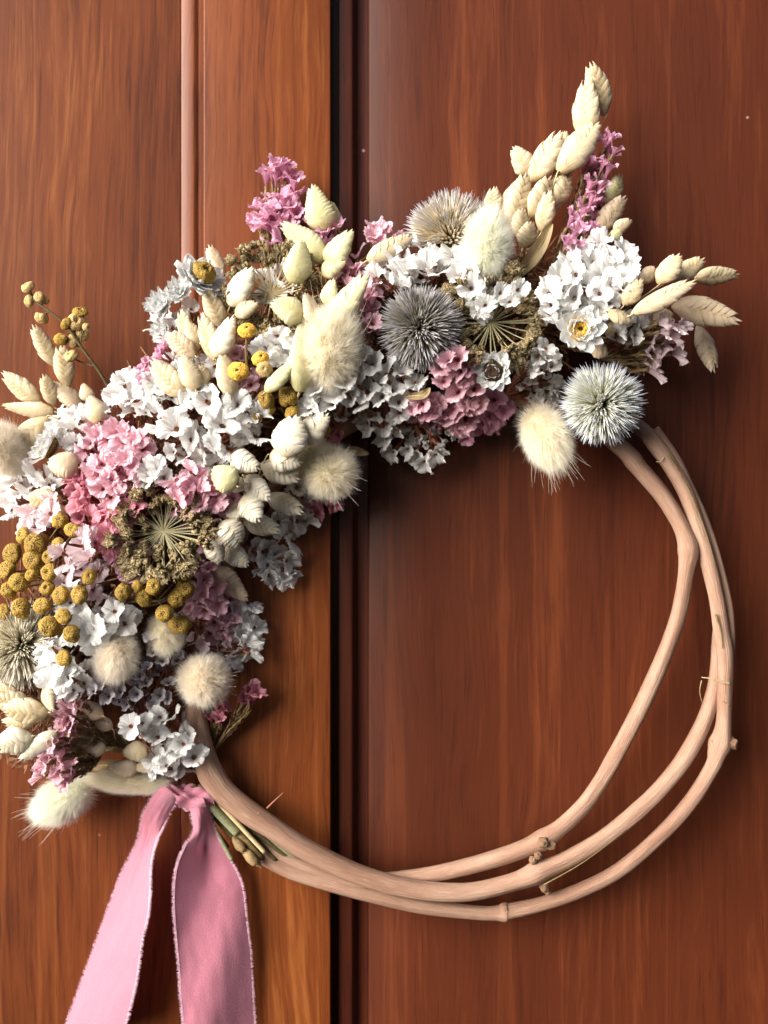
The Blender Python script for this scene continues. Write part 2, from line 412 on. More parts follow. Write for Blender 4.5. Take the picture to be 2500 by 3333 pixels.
# ------------------------------------------------------------------ vine hoop
def vine_hoop():
    hoop = thing('vine_hoop', 'bent peeled vine hoop of overlapping tan rods carrying the dried flowers', 'wreath hoop', P(2100, 2600, 40))
    def rod(pts, seed, nodes=(), label=None):
        q = catmull(pts, 8); rnd = random.Random(seed)
        m = MB(); pp = [P(x, y, h) for x, y, h, r in q]; rr = []
        for i, (x, y, h, r) in enumerate(q):
            f = 1 + .05 * noise.noise(Vector((i * .13, seed, 0))) + .02 * noise.noise(Vector((i * .6, seed, 4)))
            for nx, ny, nr, amt in nodes:
                d = math.hypot(x - nx, y - ny); f += amt * math.exp(-(d / nr) ** 2)
            rr.append(r * .93 * K(h) * f)
        wob = lambda i, a: 1 + .035 * math.sin(3 * a + i * .11 + seed) + .02 * math.sin(7 * a - i * .07) + .03 * noise.noise(Vector((math.cos(a), math.sin(a), i * .12 + seed)))
        m.tube(pp, rr, 24, wob=wob, vs=4.0)
        return part('rod', m.mesh('rod'), hoop, Matrix.Identity(4), M['vine'], label=label)
    # hidden arc under the flowers, then the inner rod
    rod([(640, 2150, 60, 24), (720, 1900, 60, 24), (860, 1620, 60, 26), (1150, 1380, 60, 26), (1500, 1290, 60, 28), (1830, 1330, 62, 29),
         (2013, 1452, 66, 30), (2083, 1528, 70, 30), (2154, 1610, 76, 29), (2208, 1695, 84, 28), (2236, 1762, 90, 29), (2241, 1800, 92, 30), (2236, 1840, 92, 28), (2224, 1924, 90, 27),
         (2203, 2021, 86, 27), (2159, 2141, 80, 27), (2105, 2265, 76, 28), (2050, 2374, 72, 28), (1991, 2483, 72, 28), (1950, 2552, 74, 28),
         (1894, 2627, 76, 28), (1800, 2712, 78, 29), (1708, 2762, 76, 30), (1556, 2812, 70, 28), (1388, 2850, 60, 27), (1244, 2866, 48, 26), (1120, 2860, 40, 25), (980, 2815, 34, 24), (850, 2750, 30, 22), (760, 2690, 28, 20)], 1.3,
        [(2239, 1790, 40, .22), (2060, 1500, 25, .1), (1770, 2735, 40, .28)])
    # middle rod: thick at the ribbon, runs in front at the bottom, joins the outer rod on the right
    rod([(700, 1960, 50, 30), (650, 2150, 60, 34), (640, 2330, 74, 38), (668, 2469, 84, 42), (715, 2562, 92, 43), (800, 2638, 98, 41), (888, 2697, 102, 38), (972, 2752, 104, 37),
         (1078, 2808, 104, 36), (1162, 2844, 104, 35), (1250, 2872, 104, 34), (1340, 2893, 104, 33), (1450, 2905, 104, 32), (1556, 2900, 102, 31), (1683, 2868, 98, 31), (1760, 2836, 96, 32),
         (1852, 2795, 92, 30), (1978, 2718, 86, 29), (2105, 2612, 78, 28), (2190, 2520, 70, 28), (2240, 2450, 62, 28), (2288, 2358, 54, 27), (2320, 2266, 46, 26), (2334, 2179, 40, 25), (2338, 2103, 36, 24),
         (2345, 2010, 34, 22), (2350, 1930, 34, 20)], 4.1, [(1740, 2842, 40, .22), (690, 2530, 60, .05)])
    # outer rod
    rod([(1500, 1270, 40, 22), (1800, 1270, 50, 24), (1980, 1330, 56, 25), (2089, 1398, 62, 26), (2127, 1441, 66, 27), (2175, 1506, 72, 27), (2230, 1598, 80, 27), (2273, 1718, 88, 27), (2306, 1832, 92, 27),
         (2333, 1951, 92, 27), (2347, 2049, 88, 28), (2358, 2114, 84, 28), (2360, 2195, 80, 27), (2357, 2331, 74, 26), (2350, 2400, 74, 30), (2335, 2450, 74, 29), (2316, 2500, 72, 25),
         (2248, 2608, 68, 25), (2147, 2720, 64, 25), (2020, 2830, 60, 25), (1894, 2897, 56, 25), (1767, 2942, 52, 24), (1660, 2966, 48, 27), (1641, 2969, 48, 28), (1620, 2971, 48, 24), (1556, 2970, 46, 24), (1388, 2951, 46, 27),
         (1219, 2913, 44, 28), (1098, 2882, 42, 29), (1014, 2857, 40, 29), (930, 2828, 38, 27), (862, 2794, 36, 24), (800, 2750, 32, 20), (740, 2700, 28, 16)], 7.7,
        [(2349, 2425, 28, .30), (1640, 2969, 16, .16)])
    # split-off strand behind the outer rod
    rod([(2132, 1395, 40, 15), (2197, 1490, 44, 17), (2252, 1604, 54, 18), (2302, 1723, 66, 18), (2339, 1842, 74, 17), (2368, 1965, 74, 16), (2380, 2070, 72, 13), (2384, 2125, 70, 7), (2385, 2140, 70, 3)], 9.2)
    # knots
    def knot(x, y, h, r, dirv, seed):
        m = MB(); rnd = random.Random(seed)
        def fn(u, v):
            a = u * 2 * math.pi; b = v * math.pi
            d = Vector((math.sin(b) * math.cos(a), math.sin(b) * math.sin(a), math.cos(b)))
            f = 1 + .28 * noise.noise(d * 2.1 + Vector((seed, 0, 0))) + .14 * noise.noise(d * 6 + Vector((0, seed, 0)))
            if v < .12: f *= .72
            return d * f, (u, v)
        m.grid(20, 14, fn)
        part('knot', m.mesh('knot'), hoop, frame(P(x, y, h), dirv, 0, (r * S, r * S, r * 1.25 * S)), M['node_bark'])
    knot(1768, 2742, 108, 17, (.3, -1, .2), 1); knot(1792, 2750, 96, 15, (1, -.4, .2), 2)
    knot(1735, 2800, 106, 13, (-.3, -1, .5), 3); knot(1752, 2786, 112, 12, (.1, -1, .9), 4)
    knot(1772, 2885, 92, 15, (.1, -.5, -1), 5); knot(1782, 2902, 88, 10, (.4, -.4, -1), 6)
    knot(2378, 2420, 82, 19, (1, -.6, .1), 7); knot(2326, 2418, 78, 14, (-1, -.5, 0), 8)
    # loose splinters and fibres lifting from the rods
    def splinter(pts, w, mat='stem_pale', name='splinter'):
        m = MB(); q = catmull(pts, 4)
        m.tube([P(*p) for p in q], [w * S * (1 - .8 * i / len(q)) for i in range(len(q))], 5)
        part(name, m.mesh(name), hoop, Matrix.Identity(4), M[mat])
    splinter([(2376, 2224, 100), (2340, 2218, 112), (2310, 2208, 120), (2284, 2205, 122)], 4)
    splinter([(2284, 2215, 108), (2278, 2250, 104), (2286, 2290, 98)], 1.5)
    splinter([(2376, 2294, 98), (2350, 2282, 102)], 2.5, 'stem')
    splinter([(2160, 1490, 98), (2150, 1502, 104), (2136, 1503, 108)], 3)
    splinter([(870, 2630, 110), (895, 2605, 130), (922, 2580, 140)], 3.4, 'calyx')
    splinter([(2330, 2000, 118), (2348, 2060, 116), (2352, 2110, 112)], 4, 'stem')
    splinter([(2175, 1480, 100), (2240, 1590, 112), (2300, 1740, 124), (2330, 1850, 126)], 3.2, 'stem')
    splinter([(1770, 2880, 122), (1900, 2806, 118), (2040, 2700, 108)], 2.2, 'stem')
    for x, y in ((838, 2650),):
        splinter([(x, y, 138), (x + 8, y - 7, 144)], 2.4, 'stem')
vine_hoop()

# ------------------------------------------------------------------ cut stems and ribbon
def stem_bundle():
    b = thing('stem_bundle', 'cut ends of green and brown flower stems tied beside the ribbon knot', 'stems', P(720, 2660, 60))
    for i, (x0, y0, x1, y1, h0, h1, r, mk) in enumerate([
        (640, 2560, 772, 2712, 90, 80, 13, 'stem_green'), (660, 2570, 850, 2795, 80, 60, 11, 'stem'), (670, 2575, 822, 2800, 66, 60, 10, 'stem_dark'),
        (655, 2590, 756, 2800, 60, 70, 7, 'stem_green'), (690, 2600, 900, 2800, 60, 46, 9, 'stem_dark'), (700, 2610, 960, 2812, 58, 40, 8, 'stem_dark'),
        (640, 2580, 800, 2770, 50, 40, 10, 'stem_dark'), (690, 2590, 862, 2775, 84, 74, 7, 'stem_pale'), (680, 2600, 1010, 2830, 50, 34, 8, 'stem_green'), (630, 2580, 740, 2760, 48, 40, 9, 'stem_dark')]):
        m = MB(); q = catmull([(x0, y0, h0), ((x0 + x1) / 2 + (i % 3 - 1) * 6, (y0 + y1) / 2, (h0 + h1) / 2 + 5), (x1, y1, h1)], 8)
        m.tube([P(*p) for p in q], r * S, 12, wob=lambda k, a: 1 + .06 * math.sin(5 * a), vs=8)
        part('stem', m.mesh('stem'), b, Matrix.Identity(4), M[mk])
    for x, y, h, r in ((778, 2750, 84, 20), (815, 2790, 90, 22), (836, 2805, 76, 14)):   # torn pale nodes at the cut ends
        m = MB()
        m.grid(16, 10, lambda u, v: ((lambda d: (d * (1 + .35 * noise.noise(d * 2.3 + Vector((x, 0, 0)))), (u, v)))(Vector((math.sin(v * math.pi) * math.cos(u * 6.2832), math.sin(v * math.pi) * math.sin(u * 6.2832), math.cos(v * math.pi))))))
        part('cut_end', m.mesh('cut_end'), b, frame(P(x, y, h), (.6, -.3, -.6), 0, (r * .7 * S, r * .7 * S, r * 1.5 * S)), M['calyx_green'])
stem_bundle()

def ribbon():
    rb = thing('velvet_ribbon', 'dusty pink velvet ribbon with frayed edges knotted below the flowers', 'ribbon', P(620, 2600, 90))
    def tail(L, Rr, name, bulge, seed):
        Lc = catmull(L, 8); Rc = catmull(Rr, 8); n = len(Lc) - 1; m = MB(); nu = 22
        def fn(u, v):
            fj = v * n; j = min(n - 1, int(fj)); w = fj - j
            a = [p + (q - p) * w for p, q in zip(Lc[j], Lc[j + 1])]; b = [p + (q - p) * w for p, q in zip(Rc[j], Rc[j + 1])]
            x = a[0] + (b[0] - a[0]) * u; y = a[1] + (b[1] - a[1]) * u; h = a[2] + (b[2] - a[2]) * u
            h += bulge(u, v) + 7 * noise.noise(Vector((u * 2.2 + v * 1.5, v * 7, seed))) + 2 * noise.noise(Vector((u * 9, v * 16, seed)))
            return P(x, y, h), (u * .14, v * 1.0)
        m.grid(nu, n, fn)
        t = part(name, m.mesh(name), rb, Matrix.Identity(4), M['ribbon'])
        fr = MB(); rnd = random.Random(seed)
        for u, e in ((0, -1), (1, 1)):
            for k in range(1500):
                v = rnd.random()
                if v < .25 and rnd.random() < .8: continue
                p, _ = fn(u, v); q, _ = fn(u, min(1, v + .01)); tan = (q - p).normalized() if (q - p).length > 1e-9 else Vector((0, 0, -1))
                out = Vector((e, 0, 0)) - tan * tan.dot(Vector((e, 0, 0)))
                d = (out.normalized() + tan * rnd.uniform(-.7, .7) + Vector((0, rnd.uniform(-.5, .4), 0))).normalized()
                fr.blade(p - out * 2 * S, p + d * rnd.uniform(3, 12) * S, 1.8 * S, tan)
        part('frayed_edge', fr.mesh('frayed_edge'), t, Matrix.Identity(4), M['fray'], kind='stuff')
    tail([(560, 2572, 110), (534, 2560, 118), (498, 2590, 104), (466, 2653, 84), (448, 2739, 60), (403, 2830, 44), (367, 2920, 36), (331, 3020, 30), (295, 3119, 28), (258, 3219, 28), (218, 3332, 28), (190, 3420, 30)],
         [(590, 2604, 106), (575, 2606, 104), (556, 2640, 86), (527, 2694, 84), (507, 2739, 100), (490, 2812, 122), (487, 2902, 138), (480, 2979, 146), (462, 3060, 150), (444, 3182, 152), (426, 3264, 152), (400, 3370, 152), (385, 3440, 120)][:12],
         'tail', lambda u, v: 30 * math.sin(math.pi * u) * max(0, 1 - v * 5) + 12 * math.sin(math.pi * u) * math.sin(v * 9), 3.3)
    tail([(622, 2610, 108), (620, 2640, 112), (629, 2703, 112), (602, 2757, 118), (579, 2812, 136), (568, 2879, 150), (568, 2970, 156), (575, 3060, 156), (584, 3151, 152), (589, 3241, 148), (598, 3332, 146), (604, 3420, 146)],
         [(676, 2604, 100), (683, 2640, 98), (697, 2694, 88), (715, 2739, 76), (747, 2798, 56), (778, 2857, 46), (792, 2911, 42), (803, 3015, 44), (815, 3106, 46), (821, 3219, 46), (828, 3332, 46), (834, 3420, 46)],
         'tail', lambda u, v: 42 * math.sin(math.pi * u) * max(0, 1 - abs(v - .12) * 6) - 26 * math.exp(-((u - .55) / .16) ** 2) * max(0, 1 - abs(v - .3) * 5) + 18 * math.sin(math.pi * u * 1.3 + v * 7) * min(1, v * 3), 5.9)
    # crumpled band of the knot
    m = MB()
    def kn(u, v):
        a = u * 2 * math.pi
        c = Vector((560 + 135 * v, 2578 + 34 * v + 8 * math.sin(v * 5), 92))
        r = (28 + 10 * math.sin(v * math.pi)) * (1 + .22 * math.sin(3 * a + v * 9) + .12 * math.sin(7 * a - v * 13) + .14 * noise.noise(Vector((math.cos(a), math.sin(a), v * 6))))
        return P(c.x + r * .25 * math.cos(a), c.y + r * math.cos(a), c.z + r * .8 * math.sin(a)), (u * .2, v * .2)
    m.grid(48, 30, kn); part('knot', m.mesh('knot'), rb, Matrix.Identity(4), M['ribbon'])
    m = MB()      # loose lobe of cloth folded over the knot
    m.grid(14, 14, lambda u, v: (P(570 + 92 * u + 10 * v, 2588 + 10 * u + 42 * v * (1 - .3 * u), 122 + 16 * math.sin(v * 3) + 9 * math.sin(u * 7 + v * 3)), (u * .1, v * .05)))
    part('fold', m.mesh('fold'), rb, Matrix.Identity(4), M['ribbon'])
    m = MB()
    m.tube([P(x, y, h) for x, y, h in catmull([(600, 2552, 60), (616, 2560, 96), (640, 2562, 100), (660, 2576, 90), (668, 2600, 60)], 5)], 5 * S, 6)
    part('binding_wire', m.mesh('binding_wire'), rb, Matrix.Identity(4), M['stem_dark'])
ribbon()

# ------------------------------------------------------------------ shared meshes: statice florets
def floret_mesh(seed, H0, close, crum, frac=1.0, tubular=0.0):
    """papery funnel: ragged rim, radial pleats, a few splits"""
    rnd = random.Random(seed); m = MB(); ph = [rnd.uniform(0, 6.28) for _ in range(9)]
    N = 72; jit = [rnd.uniform(-.07, .05) for _ in range(N + 1)]; jit[N] = jit[0]
    cuts = [(rnd.uniform(0, 6.28), rnd.uniform(.10, .28), rnd.uniform(.10, .2)) for _ in range(3)]
    def fn(u, v):
        a = u * 2 * math.pi * frac
        Ro = (1 + .07 * math.sin(2 * a + ph[7]) + .05 * math.sin(3 * a + ph[8]) + .035 * math.sin(5 * a + ph[0]) + .022 * math.sin(13 * a + ph[1])) * (1 - .5 * close)
        for c, dp, w in cuts:
            dd = abs((a - c + math.pi) % (2 * math.pi) - math.pi); Ro *= 1 - dp * math.exp(-(dd / w) ** 2)
        e = jit[int(round(u * N)) % N] * (1 - .4 * close) if v > .99 else 0
        r = .05 + (Ro + e - .05) * (v ** (1.1 + tubular))
        z = H0 * (1 - (1 - v) ** (1.5 + close))
        z += crum * v * v * (.10 * math.sin(2 * a + ph[2]) + .10 * math.sin(3 * a + ph[3]) + .055 * math.sin(7 * a + ph[4]) + .030 * math.sin(12 * a + ph[5]) + .016 * math.sin(23 * a + ph[6]))
        tw = .10 * crum * v * math.sin(4 * a + ph[1])          # folds lean sideways
        z -= (.12 - .1 * close) * max(0, v - .7) * 3 * (.5 + .5 * math.sin(3 * a + ph[7]))
        return Vector((r * math.cos(a + tw), r * math.sin(a + tw), z)), (u * frac, v)
    m.grid(N, 7, fn)
    return m.mesh('floret')
FL = {'open': [floret_mesh(i, .50, 0, 1.5) for i in range(1, 5)],
      'cup': [floret_mesh(i + 10, .75, .22, 1.7) for i in range(1, 5)],
      'fan': [floret_mesh(i + 20, .95, .10, 1.9, .5) for i in range(1, 5)],
      'tube': [floret_mesh(i + 30, 1.35, .62, 1.3, 1, .3) for i in range(1, 4)]}
def calyx_mesh(seed):
    rnd = random.Random(seed); m = MB()
    m.tube([(0, 0, -1.15), (0.02, 0, -.7), (0, .02, -.3), (0, 0, .12), (0, 0, .26)], [.05, .085, .11, .12, .13], 8, cap=False)
    for k in range(26):
        a = rnd.uniform(0, 6.28); z = rnd.uniform(-1.0, .1); d = Vector((math.cos(a), math.sin(a), 0))
        m.blade(d * .08 + Vector((0, 0, z)), d * rnd.uniform(.2, .34) + Vector((0, 0, z + rnd.uniform(.1, .4))), .035, (-d.y, d.x, 0))
    for k in range(3):
        a = rnd.uniform(0, 6.28); d = Vector((math.cos(a), math.sin(a), 0)); z = rnd.uniform(-1.1, -.5)
        m.blade(d * .06 + Vector((0, 0, z)), d * .3 + Vector((0, 0, z + .65)), .22, (-d.y, d.x, 0), bend=d * .1)
    return m.mesh('calyx')
CX = [calyx_mesh(i) for i in range(4)]

def sprig(name, cat, group, label, root, mat, florets, style='mix', dh=0, size=34, extra=.8, back=70, cal='calyx', spread=38, aim=None):
    """statice sprig: florets = [(x, y, radius)], branching up from root"""
    rnd = random.Random(hash_(label)); rx, ry, rh = root
    t = thing(name, label, cat, P(rx, ry, rh), group)
    items = []
    for f in florets:
        x, y = f[0], f[1]; r = f[2] if len(f) > 2 else size * rnd.uniform(.88, 1.15)
        items.append((x, y, r, H(x, y) + dh + rnd.uniform(-14, 22), True))
    for k in range(int(len(florets) * extra * 1.35)):
        f = rnd.choice(florets); a = rnd.uniform(0, 6.28); d = rnd.uniform(.5, 1) * spread
        x = f[0] + d * math.cos(a) ; y = f[1] + d * math.sin(a)
        # keep fillers inside the sprig
        x += (rx - x) * .12; y += (ry - y) * .12
        items.append((x, y, size * rnd.uniform(.8, 1.05), max(50, H(x, y) + dh - rnd.uniform(.5, 1.2) * back), False))
    st = MB(); rp = P(rx, ry, rh)
    for x, y, r, h, front in items:
        pos = P(x, y, h); k = K(h)
        d = (pos - P(rx, ry, max(10, rh - 60))).normalized()
        d = d + Vector((rnd.uniform(-.35, .35), rnd.uniform(-.45, 0.05) - .25, rnd.uniform(-.35, .35)))
        d = d + Vector((-.30, -.05, .16))
        if aim: d = d * .55 + Vector(aim)
        d.normalize()
        s = style if style != 'mix' else rnd.choice(['open', 'cup', 'cup', 'fan', 'fan'])
        if s == 'tubes': s = rnd.choice(['tube', 'tube', 'fan'])
        if s == 'pinkmix': s = rnd.choice(['open', 'cup', 'cup', 'fan', 'fan', 'fan', 'tube'])
        me = rnd.choice(FL[s]); R0 = r * k * (1.27 if s != 'tube' else 1.35) * (1.16 if mat in ('rose', 'deep', 'lilac', 'pale') else 1)
        sq = rnd.uniform(.62, 1.0)
        zf = {'open': .35, 'cup': .5, 'fan': .55, 'tube': .8}[s]
        W = frame(pos - d * R0 * zf, d, rnd.uniform(0, 6.28), (R0, R0 * sq, R0))
        o = part('floret', me, t, W, M[mat])
        part('calyx', rnd.choice(CX), o, W, M[cal])
        base = pos - d * R0 * 1.35
        mid = (base + rp) / 2 + Vector((rnd.uniform(-1, 1), rnd.uniform(-.3, 1), rnd.uniform(-1, 1))) * 10 * S
        q = catmull([tuple(rp), tuple(mid), tuple(base)], 4)
        st.tube(q, [3.6 * k * (1 - .5 * i / 8) for i in range(len(q))], 5, cap=False)
        for z in range(16 if cal == 'calyx' else 40):
            j = rnd.randrange(len(q) // 3, len(q)); c = Vector(q[j]); ax = (base - rp).normalized()
            o = Vector((rnd.gauss(0, 1), rnd.gauss(0, 1), rnd.gauss(0, 1))); o = (o - ax * o.dot(ax)).normalized()
            st.blade(c + o * 2 * S, c + o * rnd.uniform(5, 14) * S + ax * rnd.uniform(12, 34) * S, rnd.choice((2, 3, 8)) * S, o.cross(ax), bend=o * 3 * S)
    part('stem', st.mesh('stem'), t, Matrix.Identity(4), M[cal])
    return t
def hash_(s):
    v = 0
    for c in s: v = (v * 131 + ord(c)) % 1000003
    return v

# ------------------------------------------------------------------ shared meshes: quaking grass spikelets
SPIK = {}
def spikelet_meshes(kind):
    """local: Y base->tip (0..1), X half width 0.5, Z half depth ~0.5 (all scaled later)"""
    kind, vr = kind
    if (kind, vr) in SPIK: return SPIK[(kind, vr)]
    n, ws, ln, pw, ragged, seed = {'slim': (8, .92, .30, .78, 1.0, 1), 'plump': (8, .86, .32, .60, .9, 2), 'braid': (6, .95, .36, .74, 1.25, 3), 'smooth': (10, .85, .30, .56, .40, 4)}[kind]
    rnd = random.Random(seed + vr * 17); bend = (-.16, .02, .15)[vr]; swell = (1.0, .9, 1.12)[vr]; pw *= (1, 1.12, .92)[vr]
    def bd(p):
        return Vector((p[0] + bend * ((p[1] - .5) ** 2 - .12), p[1], p[2] + .10 * bend * math.sin(p[1] * 5)))
    def wid(t):
        t = max(0.0, min(1.0, t)); return .5 * ((math.sin(math.pi * t ** pw)) ** .72 if 0 < t < 1 else 0) * (1 - .12 * t) * 1.04 + .012
    core = MB()
    core.grid(14, 16, lambda u, v: (bd((wid(v * .97 + .01) * .80 * math.cos(u * 6.2832), .01 + v * .93, wid(v * .97 + .01) * .80 * math.sin(u * 6.2832))), (u, v * .4 + .2)))
    out = [('core', core.mesh('core'))]
    for i in range(n):
        for s in (-1, 1):
            t0 = (i + (.5 if s > 0 else 0)) / n * .80
            L = ln * (1 - .35 * t0) * rnd.uniform(.94, 1.06); j1, j2 = rnd.uniform(-.03, .03), rnd.uniform(-.1, .1)
            m = MB()
            def fn(u, v):
                uu = (u * 2 - 1)
                edge = (1 - v ** (1.9 if ragged > .95 else 2.8)) ** (.8 if ragged > .95 else .55) if v < 1 else 0
                if v < .25: edge = min(edge, .75 + v)
                ang = uu * edge * R(104) + R(8) * j2 * 10 * v + (R(16) * uu * v * ragged if False else 0)
                y = t0 + L * v + .10 * L * (1 - uu * uu) * v
                w = wid(min(.985, t0 + L * v * .78))
                rad = .74 + .34 * v * (1 - .08 * ragged * abs(uu)) + .15 * swell * ragged * math.sin(math.pi * min(1, v * 1.05)) * (1 - uu * uu * .75) + j1 * 1.6 + .03 * ragged * math.sin(uu * 6 + i * 2.3 + vr)
                if v > .85: rad += (.10 if ragged > .95 else -.14) * ragged * (v - .85) * 4
                x = s * w * rad * math.cos(ang); z = w * rad * math.sin(ang)
                if v > .99 and ragged > .95: x = s * w * rad * 0.98; z *= .2
                return bd((x, min(y, 1.02), z)), (u, v)
            m.grid(10, 8, fn)
            out.append(('scale', m.mesh('scale')))
    tip = MB()
    tip.grid(8, 6, lambda u, v: (bd(((.13 * (1 - v) ** .8) * math.cos(u * 6.2832), .80 + .22 * v, (.13 * (1 - v) ** .8) * math.sin(u * 6.2832))), (u, .4 + v * .5)))
    out.append(('scale', tip.mesh('scale')))
    SPIK[(kind, vr)] = out; return out

def grass(label, root, mat, spikelets, kind='slim', dh=0, tilt=0, stem='stem_pale'):
    """quaking grass stem: spikelets = [(base x, base y, tip x, tip y, width, extra height, kind, mat)]"""
    rnd = random.Random(hash_(label)); rx, ry, rh = root
    t = thing('quaking_grass', label, 'dried grass', P(rx, ry, rh), 'quaking grass stems')
    st = MB(); rp = P(rx, ry, rh)
    for sp in spikelets:
        bx, by, tx, ty, w = sp[:5]; eh = sp[5] if len(sp) > 5 else 0
        kd = (sp[6] if len(sp) > 6 and sp[6] else kind); mt = (sp[7] if len(sp) > 7 else mat)
        cx, cy = (bx + tx) / 2, (by + ty) / 2
        h = max(H(cx, cy) + dh + eh, 20 + w * .3); ti = tilt + rnd.uniform(-10, 14)
        b = P(bx, by, h - ti); e = P(tx, ty, h + ti); b, e = b - (e - b) * .07, e + (e - b) * .04; ax = e - b; L = ax.length; k = K(h)
        y = ax.normalized(); roll = R(rnd.uniform(-32, 32)); f = Vector((0, -1, 0)); f = (f - y * f.dot(y)).normalized()
        f = Quaternion(y, roll) @ f; x = y.cross(f).normalized()
        Wm = w * k * 1.02
        M3 = Matrix((x * Wm, y * L, f * Wm * .68)).transposed()
        W = Matrix.Translation(b) @ M3.to_4x4()
        ms = spikelet_meshes((kd, rnd.randrange(3)))
        core = part('spikelet', ms[0][1], t, W, M[mt])
        for nm, me in ms[1:]:
            part('scale', me, core, W, M[mt])
        mid = (b + rp) / 2 + Vector((rnd.uniform(-1, 1), rnd.uniform(-1, .3), rnd.uniform(-1, 1))) * 16 * S
        q = catmull([tuple(rp), tuple(mid), tuple(b - y * 8 * S), tuple(b + y * .04 * L)], 4)
        st.tube(q, [2.2 * k] * len(q), 5, cap=False)
    part('stem', st.mesh('stem'), t, Matrix.Identity(4), M[stem])
    return t

# ------------------------------------------------------------------ bunny tails
def fuzz_mesh(seed, n, ln, lean, awns=60, w=.010):
    rnd = random.Random(seed); m = MB(); g = math.pi * (3 - 5 ** .5)
    for i in range(n):
        z = 1 - 2 * (i + .5) / n; a = g * i + rnd.uniform(-.2, .2); r = math.sqrt(max(0, 1 - z * z))
        d = Vector((r * math.cos(a), r * math.sin(a), z)) * 1.0
        root = d * .62
        dirv = (d + Vector((0, 0, lean)) + Vector((rnd.gauss(0, .22), rnd.gauss(0, .22), rnd.gauss(0, .22)))).normalized()
        L = ln * rnd.uniform(.45, 1.1) * (1 + .35 * noise.noise(d * 2.2 + Vector((seed, seed, 0)))) * (1.5 if rnd.random() < .012 else 1)
        clump = Vector((noise.noise(d * 4 + Vector((seed, 0, 0))), noise.noise(d * 4 + Vector((0, seed, 0))), noise.noise(d * 4 + Vector((0, 0, seed))))) * .5 + Vector((noise.noise(d * 13 + Vector((seed, 0, 0))), noise.noise(d * 13 + Vector((0, seed, 0))), noise.noise(d * 13 + Vector((0, 0, seed))))) * .5
        end = root + (dirv + clump).normalized() * L
        m.blade(root, end, w * rnd.uniform(.7, 1.3), dirv.cross(Vector((rnd.uniform(-1, 1), rnd.uniform(-1, 1), rnd.uniform(-1, 1)))), .1 + rnd.uniform(0, .2), 1, bend=Vector((rnd.gauss(0, .03), rnd.gauss(0, .03), rnd.gauss(0, .03))))
    return m.mesh('fuzz')
def awn_mesh(seed, n, zmin, ln):
    rnd = random.Random(seed); m = MB()
    while n > 0:
        d = Vector((rnd.gauss(0, 1), rnd.gauss(0, 1), rnd.gauss(0, 1))).normalized()
        if d.z < zmin: continue
        n -= 1; dirv = (d * .6 + Vector((0, 0, .8)) + Vector((rnd.gauss(0, .25), rnd.gauss(0, .25), 0))).normalized()
        end = d * .6 + dirv * ln * rnd.uniform(.6, 1.1)
        q = catmull([tuple(d * .6), tuple((d * .6 + end) / 2 + Vector((rnd.gauss(0, .05), rnd.gauss(0, .05), .02))), tuple(end)], 3)
        m.tube(q, [.007 * (1 - .8 * i / 6) for i in range(len(q))], 3, cap=False)
    return m.mesh('awns')
FZ = [fuzz_mesh(3, 20000, .56, .35, w=.009), fuzz_mesh(8, 20000, .60, .9, w=.009), fuzz_mesh(12, 18000, .52, .15, w=.009)]
AW = [awn_mesh(5, 46, -.3, .95), awn_mesh(6, 30, .2, 1.15)]
sm = MB(); sm.grid(20, 14, lambda u, v: (Vector((math.sin(v * math.pi) * math.cos(u * 6.2832), math.sin(v * math.pi) * math.sin(u * 6.2832), -math.cos(v * math.pi))) * .66, (u, v)))
CORE = sm.mesh('seed_head')
def bunny(label, x, y, h, rx, rz, dirv, mat, var=0, aw=0, stem=None):
    """fluffy head centred at x, y: rx across, rz along dirv"""
    k = K(h); pos = P(x, y, h); d = Vector(dirv).normalized()
    t = thing('bunny_tail_grass', label, 'bunny tail', pos - d * rz * k, 'bunny tail grass heads')
    W = frame(pos, d, random.Random(hash_(label)).uniform(0, 6.28), (rx * k, rx * k, rz * k))
    o = part('seed_head', CORE, t, W, M['core'])
    part('fuzz', FZ[var], o, W, M[mat], kind='stuff')
    if aw is not None: part('awns', AW[aw], o, W, M['fuzz_cream'], kind='stuff')
    if stem:
        q = catmull([tuple(pos - d * rz * k * .5)] + [tuple(P(*p)) for p in stem], 6); m = MB()
        m.tube(q, 4 * k, 6); part('stem', m.mesh('stem'), t, Matrix.Identity(4), M['stem_pale'])
    return t

